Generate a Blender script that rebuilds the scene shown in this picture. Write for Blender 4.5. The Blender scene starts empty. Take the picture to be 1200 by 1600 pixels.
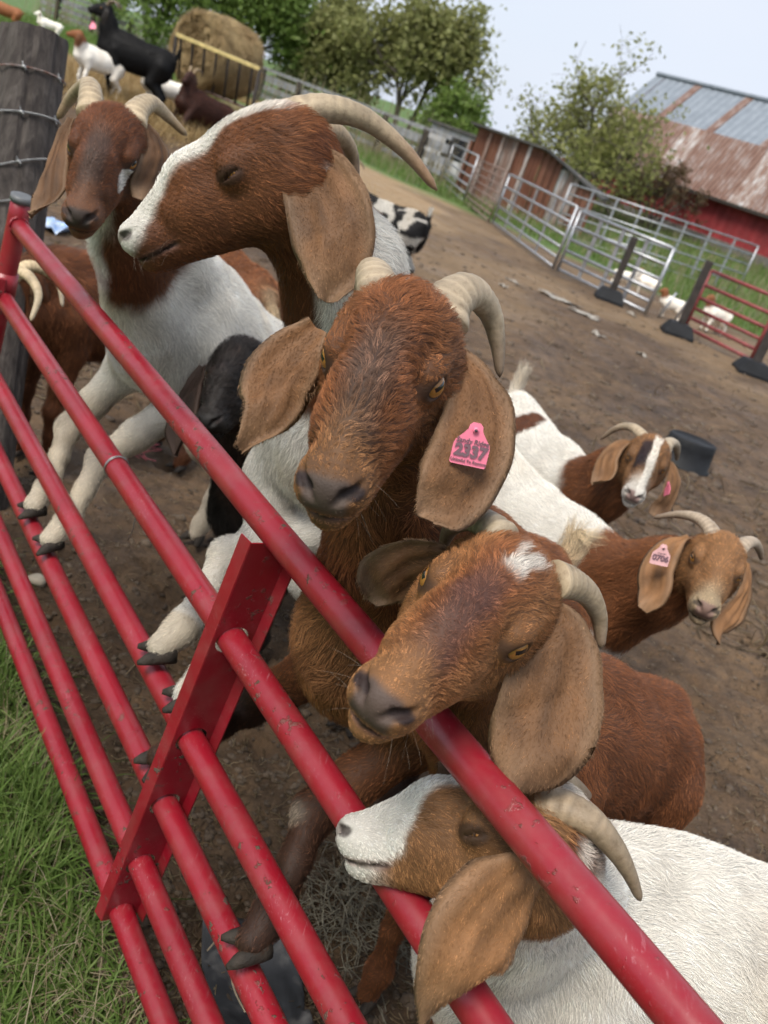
import bpy, bmesh, math, random
import numpy as np
from mathutils import Vector, Matrix

random.seed(7)
RNG = np.random.default_rng(11)
SC = bpy.context.scene
COL = SC.collection

# ------------------------------------------------------------------ camera
F_PX = 1450.0                      # focal length for a 1200 x 1600 frame
CAM_H = 1.537
_roll = math.radians(20.0)
_pitch = math.radians(22.311)
FWD = np.array([0, math.cos(_pitch), -math.sin(_pitch)])
_up0 = np.array([0, math.sin(_pitch), math.cos(_pitch)])
_rt0 = np.array([1.0, 0, 0])
RIGHT = math.cos(_roll) * _rt0 + math.sin(_roll) * _up0
UP = -math.sin(_roll) * _rt0 + math.cos(_roll) * _up0
CAM = np.array([0, 0, CAM_H])
cam_data = bpy.data.cameras.new('camera')
cam = bpy.data.objects.new('camera', cam_data)
COL.objects.link(cam)
m3 = np.stack([RIGHT, UP, -FWD], 1)
mw = Matrix.Identity(4)
for i in range(3):
    for j in range(3):
        mw[i][j] = float(m3[i, j])
    mw[i][3] = float(CAM[i])
cam.matrix_world = mw
cam_data.sensor_fit = 'AUTO'
cam_data.sensor_width = 36.0
cam_data.lens = F_PX / 1600 * 36.0
cam_data.clip_start = 0.05
cam_data.clip_end = 2000.0
cam_data.dof.use_dof = True
cam_data.dof.focus_distance = 1.12
cam_data.dof.aperture_fstop = 7.5
SC.camera = cam

# ------------------------------------------------------------------ sky, sun, exposure
SUN_EL, SUN_AZ = math.radians(56), math.radians(-148)      # azimuth from +Y towards +X
w = bpy.data.worlds.new('World'); SC.world = w; w.use_nodes = True
nt = w.node_tree; nt.nodes.clear()
wo = nt.nodes.new('ShaderNodeOutputWorld')
bg = nt.nodes.new('ShaderNodeBackground'); bg.inputs['Strength'].default_value = 0.1
sky = nt.nodes.new('ShaderNodeTexSky'); sky.sky_type = 'NISHITA'; sky.sun_disc = False
sky.sun_elevation = SUN_EL; sky.sun_rotation = SUN_AZ
sky.dust_density = 3.0; sky.air_density = 1.2
tc = nt.nodes.new('ShaderNodeTexCoord')
mp = nt.nodes.new('ShaderNodeMapping'); mp.inputs['Scale'].default_value = (1.0, 1.0, 2.2)
nz = nt.nodes.new('ShaderNodeTexNoise'); nz.inputs['Scale'].default_value = 1.6; nz.inputs['Detail'].default_value = 5; nz.inputs['Roughness'].default_value = 0.5
cr = nt.nodes.new('ShaderNodeValToRGB')
cr.color_ramp.elements[0].position = 0.34; cr.color_ramp.elements[0].color = (0.86, 0.86, 0.86, 1)
cr.color_ramp.elements[1].position = 0.66; cr.color_ramp.elements[1].color = (1, 1, 1, 1)
mx = nt.nodes.new('ShaderNodeMix'); mx.data_type = 'RGBA'
cl = nt.nodes.new('ShaderNodeMix'); cl.data_type = 'RGBA'
cl.inputs[6].default_value = (2.4, 2.65, 3.2, 1); cl.inputs[7].default_value = (3.15, 3.35, 3.7, 1)
L = nt.links.new
L(tc.outputs['Generated'], mp.inputs['Vector']); L(mp.outputs['Vector'], nz.inputs['Vector'])
L(nz.outputs['Fac'], cr.inputs['Fac']); L(nz.outputs['Fac'], cl.inputs[0])
L(cr.outputs['Color'], mx.inputs[0]); L(sky.outputs['Color'], mx.inputs[6]); L(cl.outputs[2], mx.inputs[7])
L(mx.outputs[2], bg.inputs['Color']); L(bg.outputs['Background'], wo.inputs['Surface'])

sun_d = bpy.data.lights.new('sun', 'SUN'); sun_d.energy = 1.5; sun_d.angle = math.radians(24); sun_d.color = (1.0, 0.94, 0.85)
sun = bpy.data.objects.new('sun', sun_d); COL.objects.link(sun)
_sd = Vector((math.sin(SUN_AZ) * math.cos(SUN_EL), math.cos(SUN_AZ) * math.cos(SUN_EL), math.sin(SUN_EL)))
sun.rotation_euler = _sd.to_track_quat('Z', 'Y').to_euler()
sun.location = (0, 0, 30)

SC.view_settings.view_transform = 'Standard'; SC.view_settings.look = 'None'
SC.view_settings.exposure = 1.50; SC.view_settings.gamma = 1.0; SC.view_settings.use_curve_mapping = False
SC.render.engine = 'CYCLES'
SC.cycles.use_denoising = True
SC.cycles.max_bounces = 4; SC.cycles.diffuse_bounces = 2; SC.cycles.glossy_bounces = 2; SC.cycles.transmission_bounces = 4
SC.cycles.transparent_max_bounces = 8
SC.cycles.use_adaptive_sampling = True; SC.cycles.adaptive_threshold = 0.03

# ------------------------------------------------------------------ the gate's frame of reference
GAZ = math.radians(-40.378)
GS = np.array([math.sin(GAZ), math.cos(GAZ), 0.0])         # along the gate, away from the camera
GN = np.array([math.cos(GAZ), -math.sin(GAZ), 0.0])        # across the gate, into the pen
GD = 0.66
def gp(s, t, z): return GS * s + GN * (GD + t) + np.array([0, 0, z])
def at(px, py, depth):
    """the point that lies `depth` metres in front of the lens, at that direction"""
    return CAM + depth * (FWD + (px - 600) / F_PX * RIGHT - (py - 800) / F_PX * UP)
def at_gate(px, py, t):
    d = FWD + (px - 600) / F_PX * RIGHT - (py - 800) / F_PX * UP
    return CAM + d * ((GD + t) / (d @ GN))
def at_z(px, py, z=0.0):
    d = FWD + (px - 600) / F_PX * RIGHT - (py - 800) / F_PX * UP
    return CAM + d * ((z - CAM_H) / d[2])

# ------------------------------------------------------------------ small helpers
def V(*a): return np.array(a, float)
def nrm(v):
    v = np.asarray(v, float); return v / (np.linalg.norm(v, axis=-1, keepdims=True) + 1e-12)
def sstep(a, b, x):
    t = np.clip((x - a) / (b - a), 0, 1); return t * t * (3 - 2 * t)
def lerp(a, b, t): return a + (b - a) * t

def _hash(i, j, k, seed):
    h = (i * 374761393 + j * 668265263 + k * 2147483647 + seed * 1274126177) & 0xFFFFFFFF
    h = ((h ^ (h >> 13)) * 1274126177) & 0xFFFFFFFF
    return ((h ^ (h >> 16)) & 0xFFFF) / 65535.0
def vnoise(P, scale, seed=0):
    Q = np.asarray(P, float) * scale; I = np.floor(Q).astype(np.int64); f = Q - I; f = f * f * (3 - 2 * f)
    r = 0
    for a in (0, 1):
        for b in (0, 1):
            for c in (0, 1):
                wt = (f[:, 0] if a else 1 - f[:, 0]) * (f[:, 1] if b else 1 - f[:, 1]) * (f[:, 2] if c else 1 - f[:, 2])
                r = r + wt * _hash(I[:, 0] + a, I[:, 1] + b, I[:, 2] + c, seed)
    return r * 2 - 1
def fbm(P, scale, seed=0, oct=3):
    r = 0; a = 1; t = 0
    for o in range(oct):
        r = r + a * vnoise(P, scale * 2 ** o, seed + o * 17); t += a; a *= 0.5
    return r / t

def tag(o, label=None, cat=None, group=None, kind=None):
    if label: o['label'] = label
    if cat: o['category'] = cat
    if group: o['group'] = group
    if kind: o['kind'] = kind
    return o
def empty(name, loc, label=None, cat=None, group=None):
    o = bpy.data.objects.new(name, None); COL.objects.link(o); o.location = tuple(map(float, loc)); o.empty_display_size = 0.1
    return tag(o, label, cat, group)
def put_child(o, parent):
    """o's mesh is in world space: hang it under an un-rotated parent without moving it"""
    o.parent = parent
    if parent is not None:
        p = Vector((0, 0, 0)); q = parent
        while q is not None:
            p += q.location; q = q.parent
        o.location = -p
def mesh_obj(name, V_, F_, mat, parent=None, smooth=True, cols=None, colname='tint', loc=None):
    """mesh from arrays in world coordinates; F_ is a list of index tuples or an (n,3|4) array"""
    me = bpy.data.meshes.new(name)
    Vn = np.asarray(V_, np.float32)
    if loc is not None: Vn = Vn - np.asarray(loc, np.float32)
    if isinstance(F_, np.ndarray):
        n, k = F_.shape
        me.vertices.add(len(Vn)); me.vertices.foreach_set('co', Vn.ravel())
        me.loops.add(n * k); me.loops.foreach_set('vertex_index', F_.astype(np.int32).ravel())
        me.polygons.add(n); me.polygons.foreach_set('loop_start', np.arange(0, n * k, k, dtype=np.int32))
        me.update(calc_edges=True)
    else:
        me.from_pydata(Vn.tolist(), [], F_); me.update()
    if smooth:
        me.polygons.foreach_set('use_smooth', np.ones(len(me.polygons), bool))
    if cols is not None:
        a = me.color_attributes.new(colname, 'FLOAT_COLOR', 'POINT')
        c4 = np.ones((len(Vn), 4), np.float32); c4[:, :3] = cols; a.data.foreach_set('color', c4.ravel())
    if mat is not None: me.materials.append(mat)
    o = bpy.data.objects.new(name, me); COL.objects.link(o)
    if loc is not None:
        o.location = tuple(map(float, loc))
    elif parent is not None:
        put_child(o, parent)
    return o
def cp(o, parent=None, loc=None):
    c = o.copy(); COL.objects.link(c); c.parent = parent
    if loc is not None: c.location = tuple(map(float, loc))
    return c

class MB:
    """collects primitive shapes into one mesh"""
    def __init__(s): s.v = []; s.f = []
    def add(s, vs, fs):
        b = len(s.v); s.v += [tuple(map(float, q)) for q in vs]; s.f += [tuple(b + i for i in f) for f in fs]
    def box(s, c, half, M=None):
        M = np.eye(3) if M is None else np.asarray(M)
        vs = [np.asarray(c) + M @ (np.array([a, b, d]) * half) for a in (-1, 1) for b in (-1, 1) for d in (-1, 1)]
        s.add(vs, [(0, 1, 3, 2), (4, 6, 7, 5), (0, 4, 5, 1), (2, 3, 7, 6), (0, 2, 6, 4), (1, 5, 7, 3)])
    def bbox(s, c, half, M=None, b=0.01):
        """box with chamfered edges"""
        M = np.eye(3) if M is None else np.asarray(M)
        h = np.asarray(half, float); b = min(b, 0.45 * h.min())
        bm = bmesh.new(); bmesh.ops.create_cube(bm, size=2.0)
        for q in bm.verts: q.co = Vector((q.co.x * h[0], q.co.y * h[1], q.co.z * h[2]))
        bmesh.ops.bevel(bm, geom=list(bm.edges), offset=b, segments=1, affect='EDGES')
        bm.verts.index_update()
        s.add([np.asarray(c) + M @ np.array(q.co) for q in bm.verts], [tuple(q.index for q in f.verts) for f in bm.faces]); bm.free()
    def tube(s, pts, radii, n=12, cap=True, sx=1.0, ref=None):
        pts = np.asarray(pts, float); m = len(pts); radii = np.broadcast_to(np.asarray(radii, float), (m,))
        T = np.gradient(pts, axis=0); T = nrm(T)
        ref = np.array([0, 0, 1.0]) if ref is None else np.asarray(ref, float)
        if abs(T[0] @ ref) > 0.95: ref = np.array([1.0, 0, 0])
        A = nrm(np.cross(T[0], ref)); vs = []
        for i in range(m):
            A = nrm(A - T[i] * (A @ T[i])); B = np.cross(T[i], A)
            for k in range(n):
                a = 2 * math.pi * k / n
                vs.append(pts[i] + radii[i] * (math.cos(a) * A * sx + math.sin(a) * B))
        fs = [(i * n + k, i * n + (k + 1) % n, (i + 1) * n + (k + 1) % n, (i + 1) * n + k) for i in range(m - 1) for k in range(n)]
        if cap: fs += [tuple(range(n))[::-1], tuple(range((m - 1) * n, m * n))]
        s.add(vs, fs)
    def build(s, name, mat, parent=None, smooth=False, loc=None):
        return mesh_obj(name, np.array(s.v), s.f, mat, parent, smooth, loc=loc)

def catmull(pts, n):
    p = np.asarray(pts, float); P = np.vstack([2 * p[0] - p[1], p, 2 * p[-1] - p[-2]]); out = []
    m = len(p) - 1
    for q in np.linspace(0, m, n):
        i = min(int(q), m - 1); t = q - i; a, b, c, d = P[i], P[i + 1], P[i + 2], P[i + 3]
        out.append(0.5 * ((2 * b) + (-a + c) * t + (2 * a - 5 * b + 4 * c - d) * t * t + (-a + 3 * b - 3 * c + d) * t ** 3))
    return np.array(out)

# ------------------------------------------------------------------ materials
def mat_new(name):
    m = bpy.data.materials.new(name); m.use_nodes = True
    n = m.node_tree; b = n.nodes['Principled BSDF']
    return m, n, b
def node(n, t, **kw):
    q = n.nodes.new(t)
    for k, v in kw.items():
        if k in q.inputs: q.inputs[k].default_value = v
        else: setattr(q, k, v)
    return q
def ramp(n, stops, interp='LINEAR'):
    r = n.nodes.new('ShaderNodeValToRGB'); r.color_ramp.interpolation = interp
    e = r.color_ramp.elements
    while len(e) < len(stops): e.new(0.5)
    for i, (p, c) in enumerate(stops):
        e[i].position = p; e[i].color = (*c, 1) if len(c) == 3 else c
    return r
def simple_mat(name, col, rough=0.6, metal=0.0, var=0.0, scale=8.0, bump=0.0, bscale=60.0, spec=0.5, col2=None, detail=5.0):
    m, n, b = mat_new(name); l = n.links.new
    b.inputs['Roughness'].default_value = rough; b.inputs['Metallic'].default_value = metal
    b.inputs['Specular IOR Level'].default_value = spec
    tcn = n.nodes.new('ShaderNodeTexCoord')
    if var or col2:
        nzn = node(n, 'ShaderNodeTexNoise', Scale=scale, Detail=detail, Roughness=0.6); l(tcn.outputs['Object'], nzn.inputs['Vector'])
        c2 = col2 if col2 else tuple(min(1, c * (1 + var)) for c in col); c1 = col if col2 else tuple(c * (1 - var) for c in col)
        r = ramp(n, [(0.32, c1), (0.68, c2)]); l(nzn.outputs['Fac'], r.inputs['Fac']); l(r.outputs['Color'], b.inputs['Base Color'])
    else: b.inputs['Base Color'].default_value = (*col, 1)
    if bump:
        nb = node(n, 'ShaderNodeTexNoise', Scale=bscale, Detail=6.0, Roughness=0.65); l(tcn.outputs['Object'], nb.inputs['Vector'])
        bp = node(n, 'ShaderNodeBump', Strength=bump, Distance=0.01); l(nb.outputs['Fac'], bp.inputs['Height']); l(bp.outputs['Normal'], b.inputs['Normal'])
    return m
# ------------------------------------------------------------------ ground
def ground_h(x, y):
    """gentle lie of the land: flat yard, a low straw mound far left, a bank rising to the barn"""
    x = np.asarray(x, float); y = np.asarray(y, float)
    t = x * GN[0] + y * GN[1]
    bank = sstep(17, 50, t) * 2.1
    mound = .66 * np.exp(-(((x + 6.2) / 3.6) ** 2 + ((y - 16) / 5.5) ** 2))
    return bank + mound
def mud_mat():
    m, n, b = mat_new('trodden_mud'); l = n.links.new
    tcn = n.nodes.new('ShaderNodeTexCoord'); O = tcn.outputs['Object']
    def nz_(s, d=6.0, r=.6, dist=0.0):
        q = node(n, 'ShaderNodeTexNoise', Scale=s, Detail=d, Roughness=r, Distortion=dist); l(O, q.inputs['Vector']); return q.outputs['Fac']
    big = ramp(n, [(.30, (.050, .031, .019)), (.50, (.105, .066, .038)), (.72, (.170, .113, .066))]); l(nz_(.8, 8, .7, .5), big.inputs['Fac'])
    mid = ramp(n, [(.30, (.32, .30, .28)), (.5, (1, 1, 1)), (.70, (1.5, 1.4, 1.22))]); l(nz_(9, 8, .7), mid.inputs['Fac'])
    fine = ramp(n, [(.3, (.5, .5, .5)), (.55, (1, 1, 1)), (.74, (1.5, 1.42, 1.28))]); l(nz_(95, 6, .7), fine.inputs['Fac'])
    a = n.nodes.new('ShaderNodeMix'); a.data_type = 'RGBA'; a.blend_type = 'MULTIPLY'; a.inputs[0].default_value = .85; l(big.outputs[0], a.inputs[6]); l(mid.outputs[0], a.inputs[7])
    c = n.nodes.new('ShaderNodeMix'); c.data_type = 'RGBA'; c.blend_type = 'MULTIPLY'; c.inputs[0].default_value = .8; l(a.outputs[2], c.inputs[6]); l(fine.outputs[0], c.inputs[7])
    # straw-strewn yellowish ground where the vertex layer says so, grass where it says so
    at_ = n.nodes.new('ShaderNodeAttribute'); at_.attribute_name = 'cover'; sp = n.nodes.new('ShaderNodeSeparateColor'); l(at_.outputs['Color'], sp.inputs[0])
    st = ramp(n, [(.3, (.17, .105, .055)), (.6, (.36, .25, .135)), (.8, (.47, .36, .22))]); l(nz_(28, 6, .75), st.inputs['Fac'])
    gs = ramp(n, [(.25, (.035, .065, .014)), (.5, (.075, .135, .03)), (.66, (.13, .18, .05)), (.85, (.28, .27, .11))]); l(nz_(3.2, 8, .72), gs.inputs['Fac'])
    s1 = n.nodes.new('ShaderNodeMix'); s1.data_type = 'RGBA'; l(sp.outputs[0], s1.inputs[0]); l(c.outputs[2], s1.inputs[6]); l(st.outputs[0], s1.inputs[7])
    s2 = n.nodes.new('ShaderNodeMix'); s2.data_type = 'RGBA'; l(sp.outputs[1], s2.inputs[0]); l(s1.outputs[2], s2.inputs[6]); l(gs.outputs[0], s2.inputs[7])
    l(s2.outputs[2], b.inputs['Base Color'])
    rr = ramp(n, [(.35, (.55, .55, .55)), (.6, (.9, .9, .9))]); l(nz_(1.7, 4), rr.inputs['Fac']); l(rr.outputs[0], b.inputs['Roughness']); b.inputs['Specular IOR Level'].default_value = .3
    b1 = node(n, 'ShaderNodeBump', Strength=.6, Distance=.03); l(nz_(14, 8, .7), b1.inputs['Height'])
    b2 = node(n, 'ShaderNodeBump', Strength=.7, Distance=.008); l(nz_(110, 6, .75), b2.inputs['Height']); l(b1.outputs[0], b2.inputs['Normal']); l(b2.outputs[0], b.inputs['Normal'])
    return m
M_MUD = mud_mat()
def axis(vals):   # graded spacing
    out = [vals[0][0]]
    for a, b, st in vals: out += list(np.arange(a + st, b + 1e-6, st))
    return np.array(sorted(set(np.round(out, 4))))
gx = axis([(-400, -60, 40), (-60, -14, 2.0), (-14, -3, .3), (-3, -1.2, .06), (-1.2, 2.4, .03), (2.4, 12, .25), (12, 60, 2.0), (60, 400, 40)])
gy = axis([(-30, -1, 2.0), (-1, 0, .25), (0, .6, .1), (.6, 5, .03), (5, 14, .16), (14, 30, .6), (30, 90, 3.0), (90, 900, 50)])
GX, GY = np.meshgrid(gx, gy, indexing='ij'); GPs = np.stack([GX.ravel(), GY.ravel(), 0 * GX.ravel()], 1)
_tt = GPs @ GN - GD; _ss = GPs @ GS
hz = ground_h(GPs[:, 0], GPs[:, 1])
nearf = sstep(16, 5, GPs[:, 1]); inpen = sstep(-.05, .15, _tt)
hz += (fbm(GPs, 1.4, 3, 3) * .035 + (fbm(GPs, 7, 5, 3) * .030 - np.maximum(0, fbm(GPs, 11, 6, 2) - .25) * .09) * nearf) * sstep(-30, 0, -np.abs(GPs[:, 0]) + 30) * (.35 + .65 * inpen) - .02
GPs[:, 2] = hz
# cover: r straw, g grass
edge = fbm(GPs, .5, 21, 3)
straw = sstep(.25, .75, sstep(11, 17, GPs[:, 1] + edge * 5) * sstep(1.5, -3.5, GPs[:, 0] - .02 * GPs[:, 1] + edge * 2)) * .9
straw = np.maximum(straw, .35 * sstep(9, 14, GPs[:, 1] + edge * 4) * sstep(.0, .5, edge + .3))
grass = np.maximum(sstep(.02, -.05, _tt + .03 * fbm(GPs, 9, 8, 2)), sstep(13.0, 14.6, _tt + edge * 1.2 - .10 * np.clip(22 - _ss, 0, 20)))
grass = np.maximum(grass, sstep(26, 31, GPs[:, 1] + edge * 2) * sstep(-7.5, -10, GPs[:, 0] + .3 * (GPs[:, 1] - 30)))
nx, ny = len(gx), len(gy); ii = np.arange(nx * ny).reshape(nx, ny)
gF = np.stack([ii[:-1, :-1].ravel(), ii[1:, :-1].ravel(), ii[1:, 1:].ravel(), ii[:-1, 1:].ravel()], 1)
cv = np.zeros((len(GPs), 3)); cv[:, 0] = straw; cv[:, 1] = grass
ground = mesh_obj('ground', GPs, gF, M_MUD, None, True, cv, 'cover'); tag(ground, 'trodden brown mud of the goat pen with grass beyond', None, kind='structure')
def gz(x, y):
    """height of the built ground sheet"""
    i = np.clip(np.searchsorted(gx, x) - 1, 0, nx - 2); j = np.clip(np.searchsorted(gy, y) - 1, 0, ny - 2)
    Z = GPs[:, 2].reshape(nx, ny); a = (x - gx[i]) / (gx[i + 1] - gx[i]); b = (y - gy[j]) / (gy[j + 1] - gy[j])
    return Z[i, j] * (1 - a) * (1 - b) + Z[i + 1, j] * a * (1 - b) + Z[i, j + 1] * (1 - a) * b + Z[i + 1, j + 1] * a * b
# ------------------------------------------------------------------ the red tube gate
def gate_mat(name, base, dirt=True):
    m, n, b = mat_new(name); l = n.links.new
    tcn = n.nodes.new('ShaderNodeTexCoord'); O = tcn.outputs['Object']
    def nz_(s, d=5.0, r=.6, vec=None):
        q = node(n, 'ShaderNodeTexNoise', Scale=s, Detail=d, Roughness=r); l(vec or O, q.inputs['Vector']); return q.outputs['Fac']
    va = ramp(n, [(.3, tuple(c * .78 for c in base)), (.6, base), (.8, tuple(min(1, c * 1.12 + .004) for c in base))]); l(nz_(5.0), va.inputs['Fac'])
    # fine rubbed scratches that run along the tubes
    mpn = n.nodes.new('ShaderNodeMapping'); mpn.inputs['Rotation'].default_value = (0, 0, -GAZ); mpn.inputs['Scale'].default_value = (300, 12, 300); l(O, mpn.inputs['Vector'])
    sc_ = nz_(1.0, 4, .7, mpn.outputs[0]); r1 = ramp(n, [(.58, (0, 0, 0)), (.68, (1, 1, 1))]); l(sc_, r1.inputs['Fac'])
    msk = ramp(n, [(.48, (0, 0, 0)), (.62, (.55, .55, .55))]); l(nz_(7, 4), msk.inputs['Fac'])
    mm = n.nodes.new('ShaderNodeMath'); mm.operation = 'MULTIPLY'; l(r1.outputs[0], mm.inputs[0]); l(msk.outputs[0], mm.inputs[1])
    c1 = n.nodes.new('ShaderNodeMix'); c1.data_type = 'RGBA'; l(mm.outputs[0], c1.inputs[0]); l(va.outputs[0], c1.inputs[6]); c1.inputs[7].default_value = (.42, .17, .19, 1)
    # crumbs of dried mud
    mud = ramp(n, [(.60, (0, 0, 0)), (.64, (1, 1, 1))]); l(nz_(62, 5, .6), mud.inputs['Fac'])
    mm2m = ramp(n, [(.50, (0, 0, 0)), (.60, (1, 1, 1))]); l(nz_(6.3, 3), mm2m.inputs['Fac'])
    mm2 = n.nodes.new('ShaderNodeMath'); mm2.operation = 'MULTIPLY'; l(mud.outputs[0], mm2.inputs[0]); l(mm2m.outputs[0], mm2.inputs[1])
    c2 = n.nodes.new('ShaderNodeMix'); c2.data_type = 'RGBA'; l(mm2.outputs[0], c2.inputs[0]); l(c1.outputs[2], c2.inputs[6]); c2.inputs[7].default_value = (.075, .05, .032, 1)
    # thin dust film
    du = ramp(n, [(.45, (0, 0, 0)), (.75, (.22, .22, .22))]); l(nz_(16, 6, .7), du.inputs['Fac'])
    c3 = n.nodes.new('ShaderNodeMix'); c3.data_type = 'RGBA'; l(du.outputs[0], c3.inputs[0]); l(c2.outputs[2], c3.inputs[6]); c3.inputs[7].default_value = (.22, .13, .11, 1)
    l(c3.outputs[2], b.inputs['Base Color'])
    ro = ramp(n, [(.35, (.30, .30, .30)), (.7, (.48, .48, .48))]); l(nz_(11, 5), ro.inputs['Fac'])
    ra = n.nodes.new('ShaderNodeMath'); ra.operation = 'MAXIMUM'; l(ro.outputs[0], ra.inputs[0]); l(mm2.outputs[0], ra.inputs[1]); l(ra.outputs[0], b.inputs['Roughness'])
    b.inputs['Specular IOR Level'].default_value = .6
    bp = node(n, 'ShaderNodeBump', Strength=.6, Distance=.004); l(mm2.outputs[0], bp.inputs['Height'])
    bp2 = node(n, 'ShaderNodeBump', Strength=.10, Distance=.002); l(nz_(40, 4), bp2.inputs['Height']); l(bp.outputs[0], bp2.inputs['Normal']); l(bp2.outputs[0], b.inputs['Normal'])
    return m
M_RED = gate_mat('red_gate_paint', (.245, .006, .016))
RAILZ = [.970, .766, .550, .392, .232, .092]
RR = .022
LEAN = .126
gate = empty('gate', gp(1.0, 0, 0), 'large red tubular steel gate with six rails that the goats lean on', 'gate')
def s_of(z, s0): return s0 - (z - .94) * LEAN      # the gate sags: uprights lean along it
S_END = 2.56
for i, z in enumerate(RAILZ):
    mb = MB(); ss = np.linspace(-1.35, s_of(z, S_END) - .01, 48)
    wob = .0025 * np.sin(ss * 3.1 + i * 1.7) + (.004 * np.exp(-((ss - 1.0) / .25) ** 2) if i == 0 else 0)
    mb.tube([gp(s, wob[k] * .6, z - wob[k]) for k, s in enumerate(ss)], RR, 24)
    r = mb.build('rail', M_RED, gate, True)
# end upright (hinge side), with an open dark top
mb = MB(); zz = np.linspace(.02, 1.035, 24); mb.tube([gp(s_of(z, S_END), 0, z) for z in zz], .026, 20); mb.build('end_post', M_RED, gate, True)
mb = MB(); mb.tube([gp(s_of(z, S_END), 0, z) for z in (1.030, 1.046, 1.0465)], [.0285, .0285, .020], 20)
mb.build('post_cap', simple_mat('grey_plastic_cap', (.10, .105, .11), .5, var=.2), gate, True)
# the Z-section brace: web across the rails, a flange either side; holes cut where the rails pass
def brace(name, s0, z0, z1, w0, w1, fl):
    bm = bmesh.new(); n_ = 0; th = .0025
    P2 = []
    dirv = nrm(gp(s_of(z1, s0), 0, z1) - gp(s_of(z0, s0), 0, z0)); org = gp(s_of(z0, s0), 0, z0); Lz = (z1 - z0) / dirv[2]
    web_n = nrm(np.cross(dirv, GN))
    if web_n @ GS > 0: web_n = -web_n        # towards the viewer's end of the gate
    # web as a strip triangulated round the holes: polar-ish grid per bay
    V_, F_ = [], []
    def v(u, t): V_.append(org + dirv * u + GN * t); return len(V_) - 1
    holes = [((z - z0) / dirv[2], RR + .0045) for z in RAILZ[1:5]]
    u = 0.0
    cuts = [0.0]
    for hu, hr in sorted(holes): cuts += [hu - .045, hu + .045]
    cuts.append(Lz)
    for i in range(len(cuts) - 1):
        a, b_ = cuts[i], cuts[i + 1]
        hole = [h for h in holes if a < h[0] < b_ and abs(h[0] - (a + b_) / 2) < .001]
        if not hole:
            F_.append((v(a, w0), v(a, w1), v(b_, w1), v(b_, w0)))
        else:
            hu, hr = hole[0]; N = 32; ring = []; outer = []
            for k in range(N):
                an = 2 * math.pi * k / N; cx, cy = math.cos(an), math.sin(an)
                ring.append(v(hu + hr * cx, hr * cy))
                # project on the rectangle
                kx = (.045 / abs(cx)) if abs(cx) > 1e-6 else 9; ky = ((w1 if cy > 0 else -w0) / abs(cy)) if abs(cy) > 1e-6 else 9
                q = min(kx, ky); outer.append(v(hu + q * cx, q * cy))
            for k in range(N): F_.append((ring[k], ring[(k + 1) % N], outer[(k + 1) % N], outer[k]))
            for cx, cy in ((1, 1), (-1, 1), (-1, -1), (1, -1)):
                # fill the rectangle's corners
                cpt = v(hu + .045 * cx, w1 if cy > 0 else w0)
                an = [k for k in range(N)]
                best = None
                for k in range(N):
                    p0, p1 = outer[k], outer[(k + 1) % N]
                    A = np.array([(V_[p0] - org) @ dirv - hu, (V_[p0] - org) @ GN]); B_ = np.array([(V_[p1] - org) @ dirv - hu, (V_[p1] - org) @ GN])
                    onA = abs(abs(A[0]) - .045) < 1e-6; onB = abs(abs(B_[0]) - .045) < 1e-6
                    if onA != onB and np.sign((A + B_)[0]) == cx and np.sign((A + B_)[1]) == cy: best = (p0, p1)
                if best: F_.append((best[0], best[1], cpt))
    n0 = len(V_)
    # flanges, slightly opened
    F_.append((v(0, w0), v(Lz, w0), len(V_), len(V_) + 1)); V_.append(org + dirv * Lz + GN * (w0 - .006) - web_n * fl); V_.append(org + GN * (w0 - .006) - web_n * fl)
    F_.append((v(0, w1), v(Lz, w1), len(V_), len(V_) + 1)); V_.append(org + dirv * Lz + GN * (w1 + .004) + web_n * fl); V_.append(org + GN * (w1 + .004) + web_n * fl)
    o = mesh_obj(name, np.array(V_), F_, M_RED, gate, False)
    so = o.modifiers.new('sheet', 'SOLIDIFY'); so.thickness = th; so.offset = 0
    return o
brace('brace', .985, .075, .95, -.032, .036, .022)
brace('brace', -.72, .075, .945, -.030, .048, .024)
# weld beads where the rails meet the end post
for z in RAILZ:
    mb = MB(); c1 = gp(s_of(z, S_END) - .024, 0, z); a_ = np.linspace(0, 2 * math.pi, 22)
    mb.tube([c1 - GS * (.003 * math.sin(a * 7)) + GN * (RR + .001) * math.cos(a) + V(0, 0, (RR + .001) * math.sin(a)) for a in a_], .0042, 6); mb.build('weld_bead', M_RED, gate, True)
# the hinge clamp on the end post
mb = MB(); z = .80; c0 = gp(s_of(z, S_END), 0, z)
mb.tube([c0 + V(0, 0, -.034), c0 + V(0, 0, .034)], .0325, 20)
mb.build('hinge_clamp', M_RED, gate, True)
for q in (-1, 1):
    mb = MB(); cc = c0 - GN * .034 + GS * (.036 * q) ; mb.bbox(cc + GN * .006, (.0055, .022, .026), np.stack([GS, GN, V(0, 0, 1)], 1), .004); mb.build('hinge_lug', M_RED, gate)
mb = MB(); mb.tube([c0 - GN * .04 - GS * .055, c0 - GN * .04 + GS * .055], .0075, 10); mb.tube([c0 - GN * .04 - GS * .058, c0 - GN * .04 - GS * .048], .013, 6); mb.build('hinge_bolt', M_RED, gate)
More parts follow.
